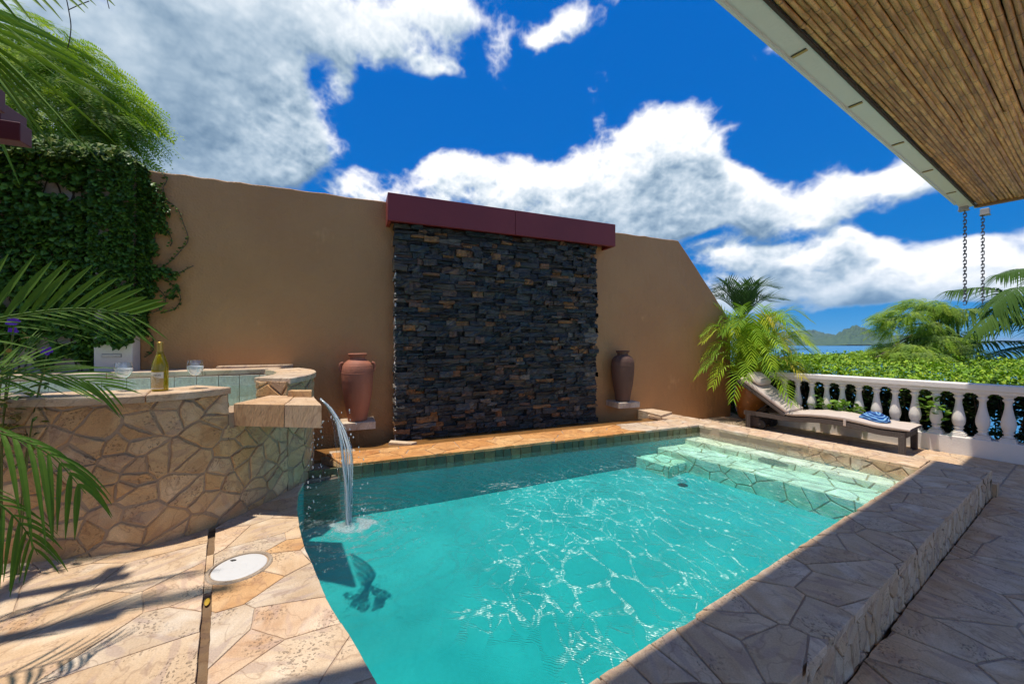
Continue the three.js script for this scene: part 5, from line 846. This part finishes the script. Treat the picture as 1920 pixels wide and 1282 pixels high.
function featherTree(name, label, base, trunk, limbs, clumps, tints, seed, spray, per, size) {
  const t = thing(name, label, 'tree', base), r = rng(seed);
  worldPart(t, 'trunk', trunk, bark);
  const spots = [], lg = [];
  for (const [a, b] of limbs) { const m = a.clone().lerp(b, 0.5).add(V(0, 0.12 * a.distanceTo(b), 0)); lg.push(trunkGeo([a, m, b], 0.018 * size + 0.012, 0.006, 10)); }
  if (lg.length) worldPart(t, 'limbs', join(lg), bark);
  for (const [c, R, flat, n = per, dir] of clumps) for (let k = 0; k < Math.round(n); k++) { const u = V(r() * 2 - 1, r() * 2 - 1, r() * 2 - 1); if (u.lengthSq() > 1) { k--; continue; } const q = u.clone(); q.multiplyScalar(R); q.y *= flat; const g = noise3((c.x + q.x) * 2.1, (c.y + q.y) * 3, (c.z + q.z) * 2.1); if (g < -0.22) continue; const d = u.clone().setY(u.y * 0.4 - 0.18).add(dir ?? V(0, 0, 0)).normalize(); spots.push([c.clone().add(q), d, (0.75 + r() * 0.5) * size]); }
  scatter(t, 'crown', spray, leafMat(1, 1, 1, { transmission: 0.55 }), spots, r, tints);
  return t;
}
{ // feathery tree behind the ivy wall
  const spray = sprayGeo(11, 0.42, 0.10, 0.011, 3, 0.35), P = (px, py, f) => at(px, py, f), cl = [], limbs = [], o = P(-120, 330, 6.6), tints = [[0.26, 0.42, 0.012], [0.34, 0.50, 0.014], [0.42, 0.54, 0.016], [0.18, 0.31, 0.012]];
  for (const [px, py, f, R, flat, n] of [[30, 110, 6.4, 0.8, 0.55, 420], [110, 120, 6.2, 0.7, 0.5, 360], [150, 165, 6.1, 0.7, 0.5, 420], [205, 190, 6.0, 0.45, 0.55, 260], [215, 235, 5.9, 0.4, 0.6, 240], [150, 230, 6.0, 0.65, 0.5, 420], [70, 210, 6.3, 0.75, 0.5, 380], [-30, 170, 6.4, 0.8, 0.6, 320], [120, 285, 5.9, 0.55, 0.45, 320], [195, 285, 5.9, 0.42, 0.45, 220], [20, 60, 6.6, 0.7, 0.5, 260], [90, 80, 6.4, 0.5, 0.5, 200], [10, 270, 6.2, 0.6, 0.5, 260], [-110, 90, 6.8, 0.9, 0.6, 260]]) { const c = P(px, py, f); cl.push([c, R, flat, n, V(0.5, -0.25, 0)]); limbs.push([o, c]); }
  featherTree('feathery_tree', 'bright feathery leaved tree rising behind the ivy covered wall', V(o.x, 0, o.z), trunkGeo([V(o.x - 0.2, -0.3, o.z), V(o.x - 0.1, 1.6, o.z), V(o.x, o.y, o.z)], 0.17, 0.09), limbs, cl, tints, 41, spray, 300, 1);
}
{ // feathery tree at the right beyond the hedge
  const spray = sprayGeo(10, 0.26, 0.07, 0.008, 9, 0.3), tints = [[0.24, 0.40, 0.016], [0.32, 0.48, 0.02], [0.38, 0.5, 0.03], [0.17, 0.3, 0.016]], cl = [], limbs = [], o = at(1800, 660, 9);
  for (const [px, py, f, R, flat, n] of [[1730, 570, 10.2, 0.42, 0.35, 200], [1690, 590, 10.0, 0.36, 0.35, 170], [1665, 600, 9.9, 0.22, 0.4, 90], [1760, 575, 10.2, 0.35, 0.4, 170], [1790, 590, 10.3, 0.35, 0.5, 150], [1720, 612, 10.1, 0.4, 0.3, 150], [1740, 640, 10.0, 0.5, 0.4, 260], [1690, 652, 9.8, 0.42, 0.3, 220], [1660, 663, 9.6, 0.3, 0.25, 130], [1775, 632, 10.2, 0.4, 0.5, 180], [1710, 668, 9.5, 0.5, 0.25, 220], [1640, 672, 9.4, 0.25, 0.3, 90], [1790, 660, 9.8, 0.45, 0.4, 190], [1665, 618, 9.9, 0.16, 0.5, 40]]) { const c = at(px, py, f * 0.79); cl.push([c, R * 0.95, flat * 0.9, n * 1.05, V(-0.55, -0.15, 0)]); limbs.push([o, c]); }
  featherTree('feathery_tree', 'light green feathery tree beyond the hedge left of the big palm', V(o.x, -3, o.z), trunkGeo([V(o.x + 0.1, -3.4, o.z), V(o.x + 0.1, -0.6, o.z), o], 0.12, 0.07), limbs, cl, tints, 43, spray, 160, 1);
}
{ // hedge beyond the balustrade
  const t = thing('hedge', 'clipped leafy green hedge behind the white balustrade', 'hedge', sd(8.6, -1.2, -0.5), U1), r = rng(910), top = [], face = [], inner = [], X = V(CU, 0, -SU), Z = V(SU, 0, CU);
  const topY = (s, d) => 0.83 + 0.042 * (s - 7.3) * sstep(7.3, 8.4, s) + 0.08 * noise2(s * 1.6, d * 1.6) + 0.07 * noise2(s * 4.5, d * 4.5) + 0.10 * Math.exp(-(((d + 2.9) / 0.8) ** 2));
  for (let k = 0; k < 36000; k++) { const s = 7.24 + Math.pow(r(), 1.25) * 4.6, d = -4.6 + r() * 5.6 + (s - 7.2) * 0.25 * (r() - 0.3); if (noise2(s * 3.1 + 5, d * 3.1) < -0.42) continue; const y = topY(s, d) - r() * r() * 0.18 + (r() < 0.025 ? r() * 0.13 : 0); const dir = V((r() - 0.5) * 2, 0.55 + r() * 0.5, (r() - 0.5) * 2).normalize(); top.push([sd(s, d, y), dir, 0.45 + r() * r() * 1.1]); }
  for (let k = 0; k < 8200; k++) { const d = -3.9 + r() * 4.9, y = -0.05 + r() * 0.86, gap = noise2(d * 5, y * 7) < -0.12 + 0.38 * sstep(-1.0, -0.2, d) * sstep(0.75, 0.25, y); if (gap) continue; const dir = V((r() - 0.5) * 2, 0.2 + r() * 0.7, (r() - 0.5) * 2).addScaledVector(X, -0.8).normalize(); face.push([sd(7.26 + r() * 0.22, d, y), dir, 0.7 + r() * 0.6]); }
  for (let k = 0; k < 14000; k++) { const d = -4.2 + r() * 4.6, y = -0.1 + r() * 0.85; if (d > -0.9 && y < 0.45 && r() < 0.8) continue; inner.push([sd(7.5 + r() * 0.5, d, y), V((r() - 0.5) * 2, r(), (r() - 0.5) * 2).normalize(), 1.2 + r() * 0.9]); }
  const g = leafGeo(0.052, 0.017, 0.25, 0.2), m = leafMat(1, 1, 1, { transmission: 0.3, roughness: 0.6, specularIntensity: 0.5 });
  scatter(t, 'top_leaves', g, m, top, r, [[0.23, 0.42, 0.012], [0.31, 0.50, 0.014], [0.17, 0.32, 0.014], [0.42, 0.56, 0.02], [0.12, 0.23, 0.012]]);  // top tinted bright, sides and inside dark: light and shade put into leaf colour
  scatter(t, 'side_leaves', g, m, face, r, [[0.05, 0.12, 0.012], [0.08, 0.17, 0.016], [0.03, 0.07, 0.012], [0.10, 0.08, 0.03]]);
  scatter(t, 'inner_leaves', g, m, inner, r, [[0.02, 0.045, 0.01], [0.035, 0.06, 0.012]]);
  const tw = []; for (let k = 0; k < 130; k++) { const d = -4 + r() * 5, s = 7.4 + r() * 0.4, a = sd(s, d, -0.5), b = sd(s + (r() - 0.5) * 0.3, d + (r() - 0.5) * 0.4, 0.72); tw.push(new THREE.TubeGeometry(new THREE.CatmullRomCurve3([a, a.clone().lerp(b, 0.5).add(V((r() - 0.5) * 0.1, 0, (r() - 0.5) * 0.1)), b]), 8, 0.006, 5, false)); }
  worldPart(t, 'twigs', join(tw), bark).userData.kind = 'stuff';
}
{ // plant pot and areca palm in the corner
  const o = sd(7.22, -3.46, 0);
  const pot = thing('plant_pot', 'orange glazed clay pot standing behind the head of the lounger', 'plant pot', o);
  const glaze = colourMap(256, 256, (u, v) => { const n = fbm2(u * 4, v * 6, 4, 4), d = noise2(u * 40, v * 40, 40, 40) > 0.48 ? 1.8 : 1; return mul(lerp3([0.30, 0.085, 0.012], [0.46, 0.17, 0.03], clamp(0.5 + n)), d); }, 1);
  part(pot, 'body', lathe([[0, 0.02], [0.15, 0.02], [0.17, 0.0], [0.19, 0.03], [0.24, 0.2], [0.265, 0.38], [0.25, 0.5], [0.235, 0.54], [0.26, 0.56], [0.265, 0.585], [0.235, 0.585], [0.225, 0.54], [0, 0.52]], 40), M({ map: glaze, roughness: 0.3 }));
  const t = thing('areca_palm', 'bushy yellow green areca palm growing from the orange pot', 'palm', V(o.x, 0.5, o.z)), r = rng(920), cane = M({ color: C(0.25, 0.27, 0.05), roughness: 0.6 });
  const greens = [leafMat(0.24, 0.42, 0.012), leafMat(0.34, 0.50, 0.014), leafMat(0.18, 0.34, 0.014), leafMat(0.45, 0.55, 0.02)], gold = leafMat(0.52, 0.44, 0.03);
  const top = V(o.x, 0.66, o.z);
  for (let k = 0; k < 9; k++) { const a = r() * 6.28, q = r() * 0.12, e = V(o.x + Math.cos(a) * (q + 0.14), 0.95 + r() * 0.45, o.z + Math.sin(a) * (q + 0.14)); worldPart(t, 'cane', trunkGeo([V(o.x + Math.cos(a) * q, 0.5, o.z + Math.sin(a) * q), V(o.x + Math.cos(a) * (q + 0.06), 0.75, o.z + Math.sin(a) * (q + 0.06)), e], 0.022, 0.012, 8), cane); }
  for (let k = 0; k < 96; k++) {
    const az = k * 2.39996 + (r() - 0.5) * 0.5, lev = k / 96, rise = mix(0.12, 0.80, Math.pow(lev, 0.9)) * (0.85 + 0.3 * r()), reach = mix(1.12, 0.68, lev) * (0.75 + 0.4 * r()), fall = mix(0.34, 0.16, lev) * (0.8 + 0.5 * r());
    const c = arch(V(top.x + Math.sin(az) * 0.06, top.y + lev * 0.50, top.z + Math.cos(az) * 0.06), az, rise, reach, fall);
    worldPart(t, 'frond', frondGeo(c, { n: 21, len: 0.26, width: 0.0095, droop: 0.24, lift: 0.34, lean: 0.85, seed: 930 + k, rib: 0.006, wild: 0.18, seg: 4 }), k % 17 === 4 ? gold : greens[Math.floor(r() * 4)]);
  }
  // dark palm standing behind the wall's end
  const p0 = at(1392, 600, 9.4), d = thing('fan_palm', 'dark green stiff leaved palm top showing behind the areca palm', 'palm', V(p0.x, -2, p0.z)), dg = [leafMat(0.05, 0.11, 0.025), leafMat(0.07, 0.15, 0.03)];
  worldPart(d, 'trunk', trunkGeo([V(p0.x, -2.5, p0.z), V(p0.x, 0.2, p0.z), p0.clone()], 0.12, 0.1), bark);
  for (let k = 0; k < 16; k++) { const az = k * 2.4, rise = 0.35 + 0.55 * r(), c = arch(p0, az, rise, 0.62 + 0.25 * r(), 0.06); worldPart(d, 'frond', frondGeo(c, { n: 24, len: 0.42, width: 0.014, droop: 0.12, lift: 0.5, lean: 1.0, seed: 980 + k, rib: 0.01, wild: 0.1, seg: 3 }), dg[k % 2]); }
  // low plant growing through the balusters
  const lp = sd(7.0, -2.12, 0), v = thing('leafy_shoot', 'light green leafy shoot growing out between the balusters', 'plant', lp), spots = [], stem = [];
  for (const [d0, s0, h, n] of [[-2.35, 7.06, 0.50, 42], [-2.1, 7.02, 0.47, 46], [-1.95, 7.0, 0.44, 34], [-1.22, 7.08, 0.6, 40]]) { const b = sd(s0 + 0.18, d0, 0.2), e = sd(s0 - 0.10, d0, h); stem.push(tube([b, b.clone().lerp(e, 0.5).add(V(0, 0.08, 0)), e], 0.005, 10, 5)); for (let i = 0; i < n; i++) { const q = b.clone().lerp(e, 0.35 + 0.65 * r()).add(V((r() - 0.5) * 0.2, (r() - 0.5) * 0.14, (r() - 0.5) * 0.2)); spots.push([q, V((r() - 0.5) * 2, 0.1 + r() * 0.6, (r() - 0.5) * 2).normalize(), 0.9 + r() * 0.7]); } }
  worldPart(v, 'stems', join(stem), cane); scatter(v, 'leaves', leafGeo(0.065, 0.024, 0.2, 0.3), leafMat(1, 1, 1, { roughness: 0.6 }), spots, r, [[0.16, 0.32, 0.02], [0.22, 0.40, 0.03], [0.11, 0.24, 0.02]]);
}
{ // coconut palm at the right
  const o = at(1985, 640, 8.2), t = thing('coconut_palm', 'coconut palm with long drooping fronds at the right edge beyond the hedge', 'palm', V(o.x, -3, o.z)), r = rng(940), g = [leafMat(0.05, 0.12, 0.016), leafMat(0.065, 0.145, 0.016), leafMat(0.085, 0.17, 0.018)];
  worldPart(t, 'trunk', trunkGeo([V(o.x + 0.3, -3.6, o.z), V(o.x + 0.15, -1, o.z), o], 0.16, 0.12), bark);
  const P = (...a) => a.map(([px, py, f]) => at(px, py, f));
  const fr = [[P([1985, 645, 8.2], [1900, 590, 8.1], [1800, 582, 8.0], [1690, 648, 7.9]), 0.62, 0.9, 2], [P([1985, 630, 8.2], [1920, 565, 8.3], [1850, 540, 8.4], [1780, 545, 8.5]), 0.6, 0.7, 1], [P([1985, 660, 8.2], [1900, 640, 7.9], [1800, 650, 7.7], [1720, 690, 7.6]), 0.55, 0.5, 0], [P([1985, 650, 8.2], [1930, 650, 7.6], [1870, 665, 7.3], [1800, 705, 7.1]), 0.5, 0.55, 0], [P([1985, 625, 8.2], [1965, 540, 8.2], [1925, 505, 8.2], [1870, 515, 8.2]), 0.55, 0.8, 1], [P([1985, 640, 8.2], [1940, 600, 8.8], [1880, 600, 9.2], [1815, 640, 9.5]), 0.6, 0.7, 1], [P([1985, 640, 8.2], [1920, 600, 8.6], [1850, 610, 8.9], [1770, 680, 9.0]), 0.6, 0.8, 0], [P([1985, 635, 8.2], [1930, 560, 9.0], [1870, 560, 9.6], [1790, 610, 10.2]), 0.6, 0.8, 1], [P([1985, 655, 8.2], [1940, 670, 7.9], [1880, 690, 7.7], [1830, 725, 7.6]), 0.5, 0.4, 0], [P([1985, 630, 8.2], [1950, 550, 7.8], [1905, 540, 7.5], [1860, 575, 7.3]), 0.5, 0.9, 1], [P([1985, 640, 8.2], [2040, 560, 8.2], [2110, 560, 8.2], [2200, 620, 8.2]), 0.6, 0.7, 1], [P([1985, 650, 8.2], [2040, 640, 7.6], [2100, 660, 7.2], [2160, 720, 7.0]), 0.6, 0.7, 0], [P([1985, 640, 8.2], [1930, 570, 7.7], [1880, 575, 7.4], [1830, 620, 7.2]), 0.5, 0.85, 2], [P([1985, 640, 8.2], [1985, 560, 9.2], [1975, 560, 10], [1960, 610, 10.8]), 0.6, 0.7, 0]];
  fr.forEach(([c, len, droop, k], i) => worldPart(t, 'frond', frondGeo(c, { n: 46, len, width: 0.021, droop, lift: 0.18, lean: 0.75, seed: 950 + i, rib: 0.02, wild: 0.14, seg: 5, t0: 0.1 }), g[k]));
}
{ // palm at the left edge of the deck: long fronds reaching into the picture
  const o = V(-2.55, LV.deck, -1.15), t = thing('garden_palm', 'green palm at the left edge with long fronds hanging over the spa', 'palm', o), r = rng(960);
  const green = leafMat(0.11, 0.225, 0.018, { roughness: 0.7 }), P = (...a) => a.map(([px, py, f]) => at(px, py, f));
  worldPart(t, 'trunk', trunkGeo([V(o.x, 0.0, o.z), V(o.x - 0.05, 0.5, o.z - 0.02), V(o.x - 0.02, 1.0, o.z)], 0.10, 0.075), bark);
  // upper frond with broad blades standing up and narrow ones trailing below
  worldPart(t, 'frond', frondGeo(P([-420, 700, 1.35], [-180, 640, 1.55], [20, 592, 1.75], [150, 578, 1.86], [262, 590, 1.95]), { n: 17, len: 0.44, width: 0.019, droop: 0.06, lift: 0.9, lean: 1.15, seed: 961, rib: 0.0085, sides: [-1], up: V(0, 0.25, 1), wild: 0.05, seg: 7, t0: 0.18, profile: (q) => mix(1.05, 0.42, q) }), green);
  worldPart(t, 'frond', frondGeo(P([-420, 705, 1.36], [-180, 645, 1.56], [20, 596, 1.76], [150, 582, 1.87], [266, 596, 1.96]), { n: 14, len: 0.34, width: 0.007, droop: 0.25, lift: -0.1, lean: 1.9, seed: 962, rib: 0.004, sides: [1], up: V(0, 0.4, 1), wild: 0.08, seg: 6, t0: 0.3 }), green);
  // second frond low across the spa rim
  worldPart(t, 'frond', frondGeo(P([-400, 800, 1.25], [-160, 720, 1.45], [20, 700, 1.60], [130, 706, 1.70], [205, 728, 1.77]), { n: 13, len: 0.25, width: 0.0062, droop: 0.22, lift: 0.15, lean: 1.6, seed: 963, rib: 0.0055, up: V(0, 0.7, 0.7), wild: 0.16, seg: 6, t0: 0.3 }), green);
  // third frond hanging before the stone wall
  worldPart(t, 'frond', frondGeo(P([-420, 860, 1.2], [-150, 780, 1.32], [0, 812, 1.40], [90, 850, 1.46], [160, 925, 1.52]), { n: 11, len: 0.21, width: 0.0095, droop: 0.95, lift: -0.1, lean: 0.9, seed: 964, rib: 0.006, up: V(0, 0.9, 0.4), wild: 0.12, seg: 7, t0: 0.3 }), green);
  worldPart(t, 'frond', frondGeo(P([-400, 960, 1.1], [-150, 905, 1.22], [-20, 935, 1.3], [40, 985, 1.35], [70, 1040, 1.38]), { n: 9, len: 0.15, width: 0.0065, droop: 0.7, lift: 0, lean: 0.9, seed: 965, rib: 0.005, up: V(0, 0.9, 0.4), wild: 0.15, seg: 6, t0: 0.35 }), green);
  // blades leaning in from low left
  worldPart(t, 'frond', frondGeo(P([-300, 900, 1.5], [-140, 790, 1.6], [-30, 720, 1.7], [60, 650, 1.85]), { n: 9, len: 0.36, width: 0.0055, droop: 0.12, lift: 0.1, lean: 2.4, seed: 967, rib: 0.004, up: V(0, 0.3, 1), wild: 0.12, seg: 5, t0: 0.3 }), green);
}
{ // palm overhead at the top left, its fronds hanging into the corner
  const o = V(-3.9, 3.6, -0.3), t = thing('overhead_palm', 'sunlit coconut palm frond hanging into the top left corner', 'palm', V(o.x, 0, o.z)), P = (...a) => a.map(([px, py, f]) => at(px, py, f));
  const green = leafMat(0.15, 0.26, 0.015, { roughness: 0.72 }), dead = M({ color: C(0.05, 0.032, 0.02), roughness: 0.9 });
  worldPart(t, 'trunk', trunkGeo([V(-4.4, -0.2, -0.1), V(-4.2, 1.8, -0.2), o], 0.13, 0.1), bark);
  worldPart(t, 'frond', frondGeo(P([-700, -420, 1.4], [-420, -190, 1.7], [-200, -60, 2.0], [-80, 40, 2.2], [-40, 110, 2.3]), { n: 22, len: 0.85, width: 0.021, droop: 0.26, lift: 0.0, lean: 0.35, seed: 971, rib: 0.014, sides: [-1, 1], up: V(0, 0.5, 0.9), wild: 0.10, seg: 6, t0: 0.35 }), green);
  worldPart(t, 'frond', frondGeo(P([-600, -380, 1.2], [-330, -200, 1.4], [-120, -90, 1.55], [60, -45, 1.65], [180, -30, 1.72]), { n: 16, len: 0.26, width: 0.013, droop: 0.35, lift: 0, lean: 1.6, seed: 972, rib: 0.010, up: V(0, 0.5, 0.9), wild: 0.12, seg: 6, t0: 0.3 }), green);
  worldPart(t, 'dry_strand', join([tube(P([122, -10, 1.9], [128, 20, 1.9], [132, 48, 1.9], [130, 72, 1.9], [126, 90, 1.9]), 0.0022, 20, 5), tube(P([128, 18, 1.9], [150, 8, 1.9], [166, 2, 1.9]), 0.002, 8, 5), tube(P([199, -8, 1.9], [201, 4, 1.9], [204, 16, 1.9]), 0.0018, 8, 5)]), dead);
}
{ // purple flowering plant at the left
  const t = thing('flowering_plant', 'leafy plant with purple trumpet flowers at the left behind the palm fronds', 'plant', at(20, 740, 2.0).setY(LV.deck)), r = rng(990), st = M({ color: C(0.14, 0.16, 0.03) }), spots = [];
  const purple = MP({ color: C(0.20, 0.045, 0.62), roughness: 0.8, transmission: 0.3, thickness: 0 });
  const flower = (px, py, f, s) => { const p = at(px, py, f), pos = [], N = 25, q = (i, k) => { const a = i / N * 6.2832, lobe = 1 + 0.16 * Math.cos(a * 5), R = [0.002, 0.005, 0.016, 0.027][k] * (k > 1 ? lobe : 1), z = [-0.02, -0.006, 0.004, 0.007 + 0.003 * Math.cos(a * 10)][k]; return [Math.cos(a) * R, Math.sin(a) * R, z]; }; for (let i = 0; i < N; i++) for (let k = 0; k < 3; k++) for (const [a, b] of [[i, k], [i + 1, k], [i + 1, k + 1], [i, k], [i + 1, k + 1], [i, k + 1]]) pos.push(...q(a, b)); const g = triGeo(pos).scale(s, s, s).rotateY(0.5).rotateX(-0.25).translate(p.x, p.y, p.z); worldPart(t, 'flower', g, purple); };
  flower(25, 603, 2.05, 0.95); flower(24, 621, 2.1, 0.75); flower(88, 658, 2.15, 0.85);
  for (const [px, py, f] of [[25, 606, 2.07], [24, 622, 2.12], [88, 660, 2.17], [10, 640, 2.0], [20, 690, 2.1], [80, 700, 2.2]]) { const e = at(px, py, f), b = at(px * 0.5 - 10, 900, 2.0).setY(LV.deck); worldPart(t, 'stem', tube([b, b.clone().lerp(e, 0.6).add(V(-0.03, 0.04, 0)), e], 0.0035, 16, 5), st); for (let k = 0; k < 26; k++) { const q = b.clone().lerp(e, 0.55 + 0.43 * r()).add(V((r() - 0.5) * 0.10, (r() - 0.5) * 0.07, (r() - 0.5) * 0.10)); spots.push([q, V((r() - 0.5) * 2, (r() - 0.3), (r() - 0.5) * 2).normalize(), 0.6 + r() * 0.7]); } }
  scatter(t, 'leaves', leafGeo(0.07, 0.012, 0.2, 0.3), leafMat(1, 1, 1, { roughness: 0.6 }), spots, r, [[0.12, 0.22, 0.02], [0.20, 0.28, 0.02], [0.07, 0.14, 0.02], [0.3, 0.2, 0.05]]);
}
renderer.render(scene, camera);
